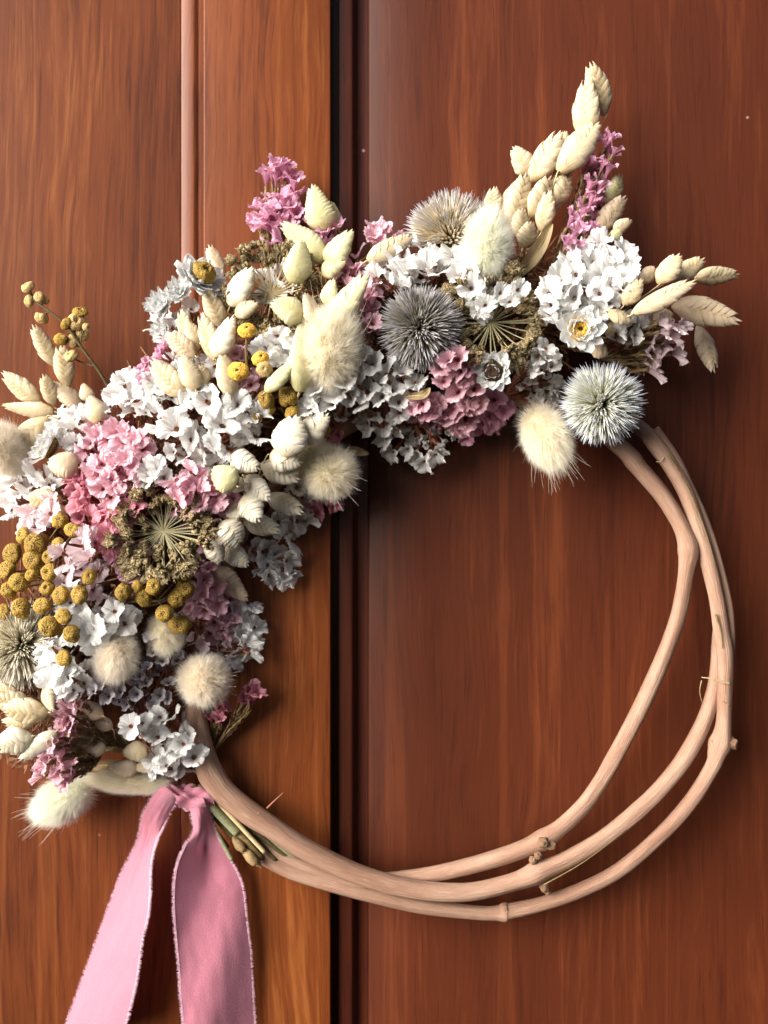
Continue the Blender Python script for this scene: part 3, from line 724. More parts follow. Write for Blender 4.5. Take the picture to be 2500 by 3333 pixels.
# ------------------------------------------------------------------ globe thistles
def spike_mesh(seed):
    rnd = random.Random(seed); m = MB()
    for k in range(7):
        a = k / 7 * 6.2832 + rnd.uniform(-.3, .3); sp = rnd.uniform(.03, .085); top = rnd.uniform(.78, 1.02) if k else 1.04
        if k == 0: sp = .01
        d = Vector((math.cos(a), math.sin(a), 0))
        pts = [d * .012 + Vector((0, 0, .28)), d * .04 + Vector((0, 0, .5)), d * (.03 + sp * .5) + Vector((0, 0, .72)), d * (.02 + sp) + Vector((0, 0, top))]
        b = len(m.v); m.tube(pts, [.018, .030, .023, .002], 4, cap=False)
        for i in range(b, len(m.v)):
            m.uv[i] = (.5, max(0, (m.v[i][2] - .28) / .76))
    return m.mesh('spine_cluster')
SPK = [spike_mesh(i) for i in range(5)]
def thistle(label, x, y, h, r, facing, mat, n=290, cut=-.75, longer=1.0):
    k = K(h); pos = P(x, y, h); f = Vector(facing).normalized(); rnd = random.Random(hash_(label))
    t = thing('globe_thistle', label, 'globe thistle', pos, 'globe thistle heads')
    Q = f.to_track_quat('Z', 'Y')
    cm = MB(); cm.grid(16, 10, lambda u, v: (Vector((math.sin(v * math.pi) * math.cos(u * 6.2832), math.sin(v * math.pi) * math.sin(u * 6.2832), math.cos(v * math.pi))) * .3, (u, v)))
    part('core', cm.mesh('core'), t, frame(pos, f, 0, (r * k,) * 3), M['stem_dark'])
    g = math.pi * (3 - 5 ** .5)
    for i in range(n):
        z = 1 - (1 - cut) * (i + .5) / n; a = g * i; q = math.sqrt(max(0, 1 - z * z))
        d = Q @ (Vector((q * math.cos(a), q * math.sin(a), z)) + Vector((rnd.gauss(0, .045), rnd.gauss(0, .045), rnd.gauss(0, .045)))).normalized()
        L = r * k * rnd.uniform(.93, 1.04) * longer
        part('spine_cluster', rnd.choice(SPK), t, frame(pos, d, rnd.uniform(0, 6.28), (r * k, r * k, L)), M[mat])
    m = MB(); m.tube(catmull([tuple(pos), tuple(pos - f * r * k * .9 + Vector((0, 4 * S, 0))), tuple(P(*( (x, y, 40))) + Vector((0, 0, 0)))], 5), 5 * k, 7)
    part('stem', m.mesh('stem'), t, Matrix.Identity(4), M['stem'])

# ------------------------------------------------------------------ dried umbels
def seed_mesh(seed):
    rnd = random.Random(seed); m = MB()
    for k in range(7):
        a = k / 7 * 6.28 + rnd.uniform(-.4, .4); d = Vector((math.cos(a) * .55, math.sin(a) * .55, rnd.uniform(.35, 1))).normalized()
        c = d * rnd.uniform(.42, .62); x = d.orthogonal().normalized(); y = d.cross(x); s = rnd.uniform(.8, 1.25); ph = rnd.uniform(0, 6)
        def fn(u, v):
            an = u * 6.2832; w = (.25 * math.sin(math.pi * (v * .92 + .04)) ** .8 + .03) * (1 + .30 * math.cos(5 * an + ph)) * s
            p = c + d * (v - .5) * .85 * s + x * math.cos(an) * w * 1.1 + y * math.sin(an) * w * .7
            p += Vector((math.sin(v * 7 + ph), math.cos(v * 6 + ph), 0)) * .06
            return p, (u, v)
        m.grid(15, 6, fn)
        m.blade(d * .05, c, .07, x)
        for e in (-1, 1):
            m.blade(c + d * .38, c + d * .62 + x * e * .22, .09, y)
    return m.mesh('seed_cluster')
SEED = [seed_mesh(i) for i in range(4)]
def ray_mesh(bend):
    m = MB(); q = catmull([(0, 0, 0), (.35, 0, .05 * bend), (.7, 0, .18 * bend), (1, 0, .42 * bend)], 3)
    m.tube(q, [.016] * len(q), 5, cap=False); return m.mesh('ray')
RAY = ray_mesh(1.0)
def umbel(label, x, y, h, r, facing, n=34, seedr=26, raymat='ray', inner=6, lift=1.0):
    k = K(h); pos = P(x, y, h); rnd = random.Random(hash_(label)); f = Vector(facing).normalized()
    Q = f.to_track_quat('Z', 'Y').to_matrix().to_4x4()
    t = thing('dried_umbel', label, 'seed head', pos, 'dried umbel seed heads')
    for i in range(n + inner):
        a = i / n * 6.2832 * 1.0 + rnd.uniform(-.14, .14)
        rr = r * (rnd.uniform(.88, 1.1) if rnd.random() < .6 else rnd.uniform(.66, .9)) if i < n else r * rnd.uniform(.3, .7)
        if i >= n: a = rnd.uniform(0, 6.28)
        up = lift * rnd.uniform(.4, 1.5)
        W = Matrix.Translation(pos) @ Q @ Matrix.Rotation(a, 4, 'Z') @ Matrix.Diagonal((rr * k, rr * k, rr * k * up, 1))
        o = part('ray', RAY, t, W, M[raymat])
        end = W @ Vector((1, 0, .42)); dv = (end - W @ Vector((.75, 0, .2))).normalized() + Vector((0, -.35, 0))
        sr = seedr * rnd.uniform(.6, 1.25) * (1 if i < n else .6)
        part('seed_cluster', rnd.choice(SEED), o, frame(end - dv * sr * k * .2, dv, rnd.uniform(0, 6.28), (sr * k,) * 3), M['seed'])
    m = MB(); m.tube(catmull([tuple(pos), tuple(pos - f * 40 * S), tuple(P(x, y, 30))], 4), 5 * k, 7)
    part('stem', m.mesh('stem'), t, Matrix.Identity(4), M['stem_green'])

# ------------------------------------------------------------------ buttons (tansy) and everlastings
def button_mesh(seed, flat=.72, dimple=.25, nb=430):
    rnd = random.Random(seed); m = MB()
    g = math.pi * (3 - 5 ** .5); pts = []
    for i in range(nb):
        z = min(1, 1 - 1.35 * (i + .5) / nb + rnd.gauss(0, .012)); q = math.sqrt(max(0, 1 - z * z)); aa = g * i + rnd.gauss(0, .03) / max(.1, q); pts.append((q * math.cos(aa), q * math.sin(aa), z))
    pts = np.array(pts)
    def fn(u, v):
        a = u * 6.2832; b = v * math.pi * .78
        d = np.array((math.sin(b) * math.cos(a), math.sin(b) * math.sin(a), math.cos(b)))
        near = np.max(pts @ d); bump = max(0, (near - .9958) / .0042)
        f = 1 + .075 * bump + .16 * noise.noise(Vector(d) * 1.6 + Vector((seed, 0, 0)))
        p = Vector(d) * f; p.z *= flat
        p.z -= dimple * math.exp(-(math.hypot(p.x, p.y) / .26) ** 2)
        return p, (u, bump)
    m.grid(132, 56, fn)
    return m.mesh('button_head')
BT = [button_mesh(1), button_mesh(2, .8, .1), button_mesh(3, .62, .4), button_mesh(4, .66, .16), button_mesh(5, .9, .05)]
def cup_mesh():
    m = MB(); rnd = random.Random(4)
    m.grid(24, 5, lambda u, v: (Vector(((.12 + .84 * math.sin(v * 1.5)) * (1 + .04 * math.cos(u * 6.2832 * 9)) * math.cos(u * 6.2832), (.12 + .84 * math.sin(v * 1.5)) * (1 + .04 * math.cos(u * 6.2832 * 9)) * math.sin(u * 6.2832), -.62 + .60 * v)), (u, v)))
    return m.mesh('calyx')
CUP = cup_mesh()
pm = MB(); pm.grid(16, 6, lambda u, v: (Vector((math.sin(v * 1.57) * math.cos(u * 6.2832) * .24, math.sin(v * 1.57) * math.sin(u * 6.2832) * .24, .56 + .10 * math.cos(v * 1.57))), (u, v)))
PIT = pm.mesh('pit')
def buttons(label, name, cat, root, heads, mat, stemmat='stem_dark', dh=0, group='yellow button flower stems', cupmat='calyx_green', branch=None, extra_h=0):
    """heads = [(x, y, r, (facing) , mat)]"""
    rnd = random.Random(hash_(label)); rx, ry, rh = root; t = thing(name, label, cat, P(rx, ry, rh), group); st = MB()
    nodes = [P(*root)]
    if branch:
        q = catmull([tuple(P(*p)) for p in [root] + branch], 6); st.tube(q, [5.5 * S * (1 - .45 * i / len(q)) for i in range(len(q))], 7)
        nodes = [Vector(p) for p in q]
    for hd in heads:
        x, y, r = hd[:3]; r *= .91; h = H(x, y) + dh + rnd.uniform(-12, 14) + extra_h; k = K(h); pos = P(x, y, h)
        f = Vector(hd[3]) if len(hd) > 3 and hd[3] else (pos - nodes[0]).normalized() * .7 + Vector((rnd.uniform(-.3, .3), -.7, rnd.uniform(-.2, .3)))
        f.normalize(); mt = hd[4] if len(hd) > 4 else mat
        W = frame(pos - f * r * k * .25, f, rnd.uniform(0, 6.28), (r * k * .95, r * k * rnd.uniform(.74, .95), r * k * rnd.uniform(.8, 1.05)))
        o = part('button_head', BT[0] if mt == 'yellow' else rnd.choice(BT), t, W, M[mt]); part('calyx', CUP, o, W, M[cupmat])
        if mt == 'yellow': part('pit', PIT, o, W, M['pit'])
        b = pos - f * r * k * .8
        nd = min(nodes, key=lambda p: (p - b).length + abs((p - b).z) * .3) if len(nodes) > 1 else nodes[0]
        if len(nodes) > 1:
            j = max(0, nodes.index(nd) - 3); nd = nodes[j]
        mid = (b + nd) / 2 - f * 6 * S
        q = catmull([tuple(nd), tuple(mid), tuple(b)], 4); st.tube(q, 2.6 * k, 5, cap=False)
    part('stem', st.mesh('stem'), t, Matrix.Identity(4), M[stemmat])

def bract_mesh(seed, point):
    rnd = random.Random(seed); m = MB(); ph = rnd.uniform(0, 6)
    def fn(u, v):
        x = (u - .5) * (2 * .20 * (math.sin(math.pi * min(1, v * .62 + .08))) * ((1 - v ** (3 if not point else 1.5)) ** .5 if v < 1 else 0) + .03)
        if not point and v > .9: x *= 1 + .06 * math.sin(u * 30 + ph)
        z = .16 * math.sin(v * 2.2 + .1) - (.5 if not point else .3) * (u - .5) ** 2 * v + .02 * math.sin(v * 9 + u * 7 + ph)
        return Vector((x, v, -z + .22 * v)), (u * .2, v)
    m.grid(8, 9, fn); return m.mesh('petal')
BR = [bract_mesh(i, False) for i in range(4)]; BP = [bract_mesh(i, True) for i in range(4)]
def everlasting(label, x, y, h, r, facing, disc=.42, pointed=False, rings=((1.0, 12, 18), (.82, 11, 34), (.62, 9, 52)), mat='bract', discmat='yellow', pit=True, off=.12, group='white everlasting flowers'):
    k = K(h); pos = P(x, y, h); f = Vector(facing).normalized(); rnd = random.Random(hash_(label))
    t = thing('everlasting_flower', label, 'everlasting flower', pos, group)
    Q = f.to_track_quat('Z', 'Y').to_matrix().to_4x4(); pool = BP if pointed else BR
    for sc, n, up in rings:
        for i in range(n):
            a = i / n * 6.2832 + sc * 2 + rnd.uniform(-.13, .13); e = up + rnd.uniform(-9, 9); L = r * k * sc * rnd.uniform(.9, 1.08)
            W = Matrix.Translation(pos) @ Q @ Matrix.Rotation(a, 4, 'Z') @ Matrix.Rotation(R(e), 4, 'X') @ Matrix.Rotation(R(rnd.uniform(-14, 14)), 4, 'Y') @ Matrix.Diagonal((L * rnd.uniform(1.25, 1.6) * (1 if not pointed else .8), L, L, 1)) @ Matrix.Translation((0, .04, 0))
            part('petal', rnd.choice(pool), t, W, M[mat])
    if disc:
        W = Matrix.Translation(pos + f * r * k * off) @ Q @ Matrix.Diagonal((disc * r * k,) * 3 + (1,))
        o = part('disc', BT[2 if pit else 1], t, W, M[discmat])
        if pit:
            m = MB(); m.grid(16, 6, lambda u, v: (Vector((math.sin(v * 1.57) * math.cos(u * 6.2832), math.sin(v * 1.57) * math.sin(u * 6.2832), math.cos(v * 1.57) * .5)) * .27, (u, v)))
            part('pit', m.mesh('pit'), o, Matrix.Translation(pos + f * r * k * off + f * disc * r * k * .30) @ Q @ Matrix.Diagonal((disc * r * k,) * 3 + (1,)), M['pit'])
    m = MB(); m.grid(16, 6, lambda u, v: (Vector((.30 * math.sin(v * 1.57) * math.cos(u * 6.2832), .30 * math.sin(v * 1.57) * math.sin(u * 6.2832), -.25 * math.cos(v * 1.57))), (u, v)))
    part('receptacle', m.mesh('receptacle'), t, Matrix.Translation(pos) @ Q @ Matrix.Diagonal((r * k,) * 3 + (1,)), M['calyx_green'])

def leaf(label, pts, w, h0, mat='leaf'):
    q = catmull(pts, 5); n = len(q) - 1; m = MB(); t = thing('dried_leaf', label, 'dried leaf', P(*pts[0]))
    def fn(u, v):
        j = int(round(v * n)); x, y, h = q[j]; x2, y2, _ = q[min(n, j + 1)]; x1, y1, _ = q[max(0, j - 1)]
        L = math.hypot(x2 - x1, y2 - y1) or 1; nx, ny = -(y2 - y1) / L, (x2 - x1) / L
        hw = w * math.sin(math.pi * min(.97, v * .9 + .08)) ** .8 * (u * 2 - 1)
        return P(x + nx * hw, y + ny * hw, h + abs(u * 2 - 1) * w * .5 + 3 * math.sin(v * 12 + u * 5)), (u, v)
    m.grid(8, n, fn); part('blade', m.mesh('blade'), t, Matrix.Identity(4), M[mat])
    m = MB(); m.tube([P(x, y, h + 1.5) for x, y, h in q], [2.4 * S * (1 - .7 * i / n) for i in range(n + 1)], 5)
    part('midrib', m.mesh('midrib'), t, Matrix.Identity(4), M['stem_pale'])
# ------------------------------------------------------------------ dry tangle under the flowers
def filler():
    rnd = random.Random(11); m = MB(); seg = list(zip(RIDGE[:-1], RIDGE[1:]))
    def spot():
        (ax, ay, aw), (bx, by, bw) = rnd.choice(seg); t = rnd.random(); w = aw + (bw - aw) * t
        L = math.hypot(bx - ax, by - ay); tx, ty = (bx - ax) / L, (by - ay) / L; o = rnd.gauss(0, .27); o = max(-.56, min(.56, o)) * w
        return ax + (bx - ax) * t - ty * o, ay + (by - ay) * t + tx * o, tx, ty, o / w
    for k in range(2600):
        x, y, tx, ty, o = spot()
        if H(x, y) < 190 or x > 1980 or y > 2350: continue
        s = rnd.uniform(50, 120); a = rnd.gauss(0, .5) + o * 1.2
        dx, dy = tx * math.cos(a) - ty * math.sin(a), tx * math.sin(a) + ty * math.cos(a)
        h = rnd.uniform(25, max(50, H(x, y) - 75)); r = rnd.uniform(1.6, 4.2)
        q = [P(x - dx * s, y - dy * s, max(14, h - 22)), P(x + rnd.uniform(-7, 7), y + rnd.uniform(-7, 7), h), P(x + dx * s, y + dy * s, max(14, h + rnd.uniform(-20, 20)))]
        m.tube(catmull([tuple(p) for p in q], 2), r * S, 4, cap=False)
    for k in range(6500):
        x, y, tx, ty, o = spot()
        if H(x, y) < 150 or x > 2020 or y > 2520: continue
        h = rnd.uniform(30, max(60, H(x, y) - 62)); a = rnd.uniform(0, 6.28); s = rnd.uniform(14, 34)
        p = P(x, y, h); e = P(x + s * math.cos(a), y + s * math.sin(a), h + rnd.uniform(-18, 18))
        m.blade(p, e, rnd.uniform(7, 16) * S, Vector((-math.sin(a), rnd.uniform(-.6, .6), math.cos(a))), bend=Vector((0, rnd.uniform(-5, 5) * S, 0)))
    o = part('dry_tangle', m.mesh('dry_tangle'), None, Matrix.Identity(4), M['filler'], kind='stuff')
    o['label'] = 'tangle of dry brown stems and bracts packed beneath the flowers'; o['category'] = 'dried stems'
filler()

ST = 'statice_sprig'; WG = 'white statice sprigs'; PG = 'pink statice sprigs'
def white(label, root, fl, **k): sprig(ST, 'statice', WG, label, root, k.pop('mat', 'white'), fl, **k)
def pink(label, root, fl, **k): sprig(ST, 'statice', PG, label, root, k.pop('mat', 'rose'), fl, **{**dict(style='pinkmix', size=27), **k})

# --- white statice
white('large white statice sprig at the middle of the left mass, above the pink tuft', (640, 1500, 150),
      [(425,1282,50),(497,1345,48),(518,1252,42),(569,1387,56),(619,1425,44),(670,1303,58),(771,1311,50),(720,1379,58),(737,1460,46),(834,1413,50),(805,1337,46),(581,1324,42),(640,1262,40),(850,1350,36),(470,1300,38),(690,1440,40)], dh=14, size=44, extra=1.1)
white('small white statice tuft between two pink clumps on the left', (505, 1640, 160), [(484,1535,46),(510,1515,38),(470,1560,36),(530,1550,34)], dh=16, extra=.5, style='cup')
white('white statice sprig at the upper left edge beside the brown button stem', (420, 1400, 120), [(380,1285,44),(422,1290,50),(401,1235,38),(494,1242,36),(350,1320,38),(440,1240,32)], extra=.6)
white('white statice tuft above the left pink clump, beside the scalloped spikelet', (280, 1500, 120), [(190,1360,38),(236,1390,44),(203,1425,42),(253,1348,40),(240,1440,36),(290,1410,32),(180,1400,30)], extra=.8, dh=10)
white('white statice tuft below the fluffy centre bunny tail', (1110, 1400, 140), [(1095,1270,46),(1046,1290,44),(1000,1328,38),(1030,1260,40),(1080,1310,42),(1120,1240,36),(1015,1300,34)], dh=8, size=38, extra=1)
white('broad white statice spray under the dark blue thistle', (1250, 1400, 110), [(1210,1183,40),(1254,1207,40),(1191,1270,44),(1162,1250,40),(1239,1289,38),(1297,1304,36),(1336,1250,34),(1278,1265,36),(1150,1200,38),(1170,1310,34),(1225,1240,36),(1355,1240,34),(1310,1210,34),(1140,1290,36),(1180,1160,34),(1355,1299,30),(1302,1342,34),(1280,1360,26)], dh=-6, size=36, extra=1.2)
white('white statice spray hanging lowest at the inner top edge', (1400, 1340, 110), [(1191,1381,36),(1249,1386,38),(1249,1432,38),(1273,1477,34),(1324,1468,30),(1379,1512,38),(1418,1487,34),(1290,1400,30),(1215,1350,32)], dh=-30, size=32, extra=.5, style='cup', aim=(-.1,-.3,-.45))
white('closed white statice buds over rusty calyxes below the pink statice', (1330, 1330, 130), [(1350,1428,19),(1372,1418,19),(1398,1395,19),(1412,1400,18),(1427,1444,18),(1440,1432,17),(1471,1415,20),(1455,1398,20),(1380,1440,18),(1432,1450,16)], dh=-20, size=18, extra=.5, style='tube', back=30, aim=(.5,-.3,-.4))
white('white statice spray behind the dark blue thistle, at the top edge', (1370, 1020, 120), [(1310,836,46),(1377,795,44),(1390,868,48),(1350,850,44),(1293,885,38),(1221,895,36),(1250,860,34),(1420,840,40),(1330,890,36),(1270,840,36),(1425,880,36),(1260,910,30)], dh=20, size=40, extra=1, style='fan', aim=(0,-.5,.35))
white('white statice tuft left of the upper bunny tail foot', (1540, 980, 120), [(1474,830,42),(1525,880,44),(1533,935,40),(1500,860,36),(1560,930,36),(1490,890,34),(1580,990,36),(1630,950,32),(1690,940,34),(1660,980,30)], dh=10, size=36, extra=.9, style='cup')
white('dense crinkled white statice head at the right shoulder', (1850, 1080, 120), [(1958,783,42),(1889,817,42),(1935,846,44),(2032,812,40),(2050,857,38),(2004,880,42),(2032,932,38),(1821,905,44),(1872,886,42),(1786,949,44),(1866,966,46),(1947,1006,42),(1952,950,40),(1987,926,40),(1901,920,42),(1855,846,40),(1924,1030,38),(1987,982,36),(1790,990,34),(1990,830,38),(1960,890,38),(1835,940,40),(2040,895,34)], dh=30, size=40, extra=1.3, style='cup')
white('shaded white statice tuft between the right spikelets', (1960, 1140, 120), [(2050,1063,34),(2090,1060,36),(2010,1086,32),(2070,1090,30),(2035,1040,28)], dh=20, size=30, extra=.5)
white('white statice tuft above the right thistle, beside the pointed white flower', (1640, 1290, 120), [(1752,1161,36),(1723,1195,34),(1786,1161,36),(1770,1200,34),(1780,1130,32),(1800,1190,28)], dh=0, size=30, extra=.8, aim=(.4,-.4,.1))
white('closed white statice fingers left of the right thistle', (1620, 1290, 110), [(1712,1245,20),(1730,1240,20),(1746,1290,26),(1720,1295,20),(1792,1262,36),(1785,1290,34),(1700,1260,16),(1760,1300,28),(1800,1240,26)], dh=-10, size=22, extra=.8, style='tubes', back=30, aim=(.55,-.4,0))
white('white statice behind the upper left yellow buttons', (870, 1280, 130), [(860,1130,42),(900,1110,44),(940,1150,40),(915,1180,38),(880,1160,36),(960,1110,36),(900,1090,34),(950,1200,34)], dh=-14, size=36, extra=.8)
white('white statice glimpsed behind the upper left umbel', (900, 1060, 110), [(860,900,36),(925,890,38),(890,950,40),(940,930,34),(850,960,34)], dh=-70, size=34, extra=.6)
white('dim white statice at the inner edge beside the pale spikelets', (880, 1650, 90), [(941,1673,40),(970,1580,36),(1000,1610,34),(975,1700,40),(961,1765,42),(930,1740,38),(990,1640,36),(910,1700,34),(1010,1560,34),(1020,1530,30),(1000,1700,30)], dh=-20, size=36, extra=1, aim=(.4,-.2,0))
white('dim white statice tuft lowest at the inner edge', (800, 1780, 80), [(860,1803,42),(870,1850,40),(929,1864,42),(900,1810,36),(940,1830,38),(880,1880,36),(950,1880,32)], dh=-40, size=36, extra=.8, aim=(.4,-.2,-.2))
white('shaded white statice spray right of the rose pink sprig', (660, 2100, 90), [(815,1958,38),(807,2011,40),(831,2039,38),(786,2068,40),(807,2100,36),(766,2137,34),(827,2088,32),(746,2100,34),(785,2020,34),(770,1990,32),(820,2130,30),(745,2150,28)], dh=-20, size=34, extra=1, aim=(.45,-.2,-.05))
white('large smooth white statice under the yellow button stems', (360, 2090, 110), [(270,2010,52),(312,2070,56),(295,2045,48),(405,2027,38),(371,1989,32),(232,1915,34),(250,2060,40),(340,2030,38),(225,1960,30)], dh=-10, size=42, extra=.6, style='open')
white('white statice clump right of the left edge thistle', (270, 2180, 110), [(169,2162,46),(211,2204,50),(148,2130,36),(186,2240,40),(270,2225,36),(160,2200,42),(230,2250,34),(240,2180,30),(150,2090,30)], dh=10, size=40, extra=1)
white('tiny lilac white statice stars between two tan bunny tails', (470, 2330, 100), [(527,2150,24),(565,2115,24),(582,2132,22),(477,2170,20),(473,2221,24),(549,2221,22),(591,2208,26),(489,2077,24),(350,2268,28),(388,2251,24),(443,2260,24),(519,2262,24),(544,2272,22),(329,2226,24),(498,2293,22),(500,2120,22),(610,2215,22),(410,2290,22),(300,2250,24),(455,2200,18),(575,2150,18)], mat='lilacwhite', dh=0, size=20, extra=1.3, style='cup', spread=30)
white('bright white statice cluster just above the ribbon knot', (570, 2520, 80), [(422,2361,36),(460,2352,34),(515,2331,34),(561,2327,34),(557,2374,36),(510,2395,38),(608,2386,34),(527,2437,40),(510,2471,40),(633,2460,40),(557,2505,30),(502,2509,28),(535,2490,34),(582,2445,34),(490,2360,30),(440,2390,32),(540,2410,36),(596,2420,30),(560,2465,32)], dh=62, size=32, extra=1)
white('cold white statice tuft at the left edge above the pale pink florets', (130, 1660, 110), [(42,1560,44),(127,1546,46),(42,1630,42),(100,1600,40),(15,1600,40),(80,1530,38),(160,1570,36),(20,1530,34),(60,1600,36),(30,1660,28)], dh=0, size=38, extra=1, style='fan')

white('white statice half hidden behind the cream upper left spikelets', (600, 1260, 110), [(560,1190,38),(520,1215,36),(600,1210,36),(640,1200,36),(490,1240,32),(680,1230,34),(570,1140,30),(700,1190,30)], dh=-50, size=36, extra=.8)
white('white statice low under the pointed buds at the upper left edge', (620, 1180, 90), [(520,1090,30),(500,1060,28),(560,1060,30),(600,1110,30),(510,1030,26),(620,1000,30),(560,1110,30)], dh=-30, size=28, extra=.6)
white('white statice filling the rusty gap below the large central sprig', (660, 1560, 130), [(600,1480,34),(650,1500,36),(700,1510,36),(560,1470,30),(740,1490,34),(640,1450,34)], dh=-36, size=34, extra=.8)
white('white statice behind the brown umbel at the lower left', (520, 1800, 120), [(540,1700,34),(500,1760,32),(580,1760,32),(560,1680,30)], dh=-90, size=32, extra=.5)
# --- pink statice
pink('rose statice showing between the inner spikelets and the lower umbel', (640, 1780, 110), [(640,1700,30),(660,1760,30),(620,1830,32),(650,1850,30),(690,1680,26),(600,1800,28)], dh=-60, size=29, extra=.9)
pink('dusty pink statice behind the yellow buttons on the left', (230, 1850, 110), [(200,1900,28),(260,1850,28),(300,1920,28),(340,1960,26),(230,1960,26),(320,1860,26)], mat='pale', dh=-70, size=27, extra=.8)
pink('bright pink statice tuft right of centre in the left mass', (650, 1680, 160), [(569,1556,38),(600,1580,34),(636,1548,36),(636,1605,38),(600,1610,32),(687,1622,36),(670,1570,34),(737,1607,30),(710,1640,28),(569,1628,34),(650,1640,30),(615,1530,30),(690,1590,30),(760,1620,22)], dh=24, size=32, extra=1)
pink('rose statice clump at upper left below the white tufts', (380, 1500, 140), [(338,1394,34),(300,1385,28),(380,1399,36),(422,1415,34),(400,1440,32),(350,1430,28),(464,1462,28),(270,1466,26),(430,1470,28),(320,1420,28),(290,1440,24),(450,1430,26)], dh=6, size=30, extra=1)
pink('rose statice clump at left centre, below the first rose clump', (370, 1640, 150), [(329,1508,36),(380,1508,36),(414,1500,34),(321,1550,34),(363,1567,36),(410,1545,32),(345,1535,32),(300,1515,28),(354,1620,30),(390,1590,30),(330,1590,30),(430,1520,26),(440,1560,24)], dh=22, size=31, extra=1)
pink('deep rose statice spreading left of the lower umbel', (390, 1780, 130), [(253,1542,28),(236,1588,26),(266,1618,30),(253,1643,30),(287,1681,32),(280,1640,28),(359,1740,34),(359,1774,34),(392,1698,30),(329,1752,32),(401,1655,32),(330,1690,30),(300,1600,28),(350,1660,30),(310,1720,28),(230,1560,22),(400,1760,30),(440,1650,28),(270,1570,26)], mat='deep', dh=-14, size=30, extra=1.2)
pink('dusky lilac statice tucked under the lower umbel', (470, 1900, 110), [(422,1824,34),(422,1868,32),(380,1835,30),(456,1845,32),(400,1800,30),(440,1800,30),(400,1860,28),(370,1800,26),(460,1800,28),(440,1890,26)], mat='lilac', dh=-50, size=29, extra=1)
pink('pale pink statice at the left edge above the golden buttons', (170, 1740, 120), [(105,1660,32),(160,1668,34),(93,1705,32),(127,1712,34),(130,1650,30),(150,1700,30),(80,1725,24),(165,1635,26)], mat='pale', dh=-4, size=28, extra=.8, aim=(-.3,-.4,.3))
pink('single pale pink statice spray lying over the golden buttons', (245, 1810, 200), [(198,1799,28),(262,1761,34),(272,1786,34),(308,1765,34),(287,1824,34),(215,1854,36),(205,1835,24),(270,1740,26)], mat='pale', dh=52, size=26, extra=.1, style='fan', aim=(0,-.3,0), back=20)
pink('rose statice sprig right of the golden buttons', (640, 1930, 120), [(652,1925,30),(681,1852,28),(700,1909,30),(628,1958,32),(664,1986,34),(644,2007,30),(681,2019,34),(742,1982,34),(738,2007,32),(758,2039,30),(685,2068,30),(734,2052,30),(709,1966,32),(690,1940,30),(720,2080,26),(665,1890,28),(700,2030,30),(620,1930,26)], dh=-4, size=29, extra=1, aim=(.2,-.3,-.1))
pink('drooping pale pink statice floret below the golden buttons', (640, 2010, 180), [(648,2088,30),(632,2070,18),(660,2072,18)], mat='pale', dh=20, size=22, extra=0, style='fan', aim=(0,-.3,-.6))
pink('dark pink statice bud standing off the inner left edge', (700, 2440, 40), [(807,2262,36),(831,2266,32),(790,2290,30),(820,2290,26)], mat='deep', dh=0, size=28, extra=.3, style='tubes', aim=(.5,0,.5), cal='calyx_green', back=20)
pink('small dark pink statice bud low beside the hoop', (690, 2430, 36), [(717,2316,28),(735,2300,24),(715,2345,22)], mat='deep', dh=0, size=24, extra=.3, style='tubes', aim=(.3,0,.6), cal='calyx_green', back=20)
pink('rose statice sprig fanned above the lowest bunny tail', (410, 2430, 90), [(198,2327,28),(203,2357,30),(236,2285,26),(198,2386,30),(177,2403,26),(236,2330,26),(240,2380,28),(225,2360,26),(210,2300,24),(250,2300,22),(235,2405,26)], dh=0, size=25, extra=.7, style='pinkmix', aim=(-.8,-.2,.1), cal='calyx_green')
pink('pale rose statice sprig lowest on the left', (330, 2460, 80), [(152,2441,30),(165,2420,24),(203,2445,28),(139,2496,26),(127,2530,28),(186,2521,30),(219,2504,28),(219,2540,30),(150,2470,22),(190,2480,26),(240,2470,24),(200,2550,22),(235,2520,22)], mat='rose', dh=4, size=25, extra=.6, aim=(-.6,-.2,-.3), cal='calyx_green')
pink('lilac pink statice plume at the top left, highest one', (850, 780, 60), [(906,550,38),(885,565,30),(930,560,34),(957,600,38),(940,590,32),(970,625,28),(900,590,26)], mat='lilac', dh=20, size=30, extra=.6, style='tubes', aim=(.15,-.3,.7), cal='calyx_green')
pink('lilac pink statice plume below the highest one, left of pale spikelets', (870, 900, 80), [(914,655,34),(872,733,38),(835,675,22),(880,690,34),(905,700,36),(860,700,30),(945,665,30),(930,720,32),(895,740,34),(965,690,28),(850,650,16),(925,640,26),(950,740,26)], mat='lilac', dh=20, size=30, extra=1, style='pinkmix', aim=(-.1,-.4,.5), cal='calyx_green')
pink('lilac statice showing behind the topmost pale spikelet', (1050, 900, 90), [(990,704,30),(1083,741,30),(1100,735,26),(1060,760,28),(1010,730,26),(1030,690,24),(1000,760,28)], mat='lilac', dh=-20, size=27, extra=.8, style='tubes', aim=(.1,-.3,.6), cal='calyx_green')
pink('rose statice filling the gap left of the dark blue thistle', (1190, 1080, 110), [(1162,819,30),(1145,886,34),(1209,954,32),(1196,1000,32),(1213,1047,28),(1180,920,32),(1160,860,30),(1130,930,30),(1120,880,28),(1190,970,30),(1175,1030,26),(1200,1070,24),(1170,960,30),(1150,980,28),(1215,1010,26)], mat='rose', dh=-24, size=29, extra=1.3, style='pinkmix', aim=(.1,-.3,.5), cal='calyx_green')
pink('pink statice tip at the dark moulding left of the white spray', (1200, 880, 80), [(1230,755,36),(1215,775,30),(1250,765,30),(1290,790,24),(1305,770,16),(1225,800,28)], mat='rose', dh=10, size=27, extra=.6, style='tubes', aim=(.2,-.2,.8), cal='calyx_green')
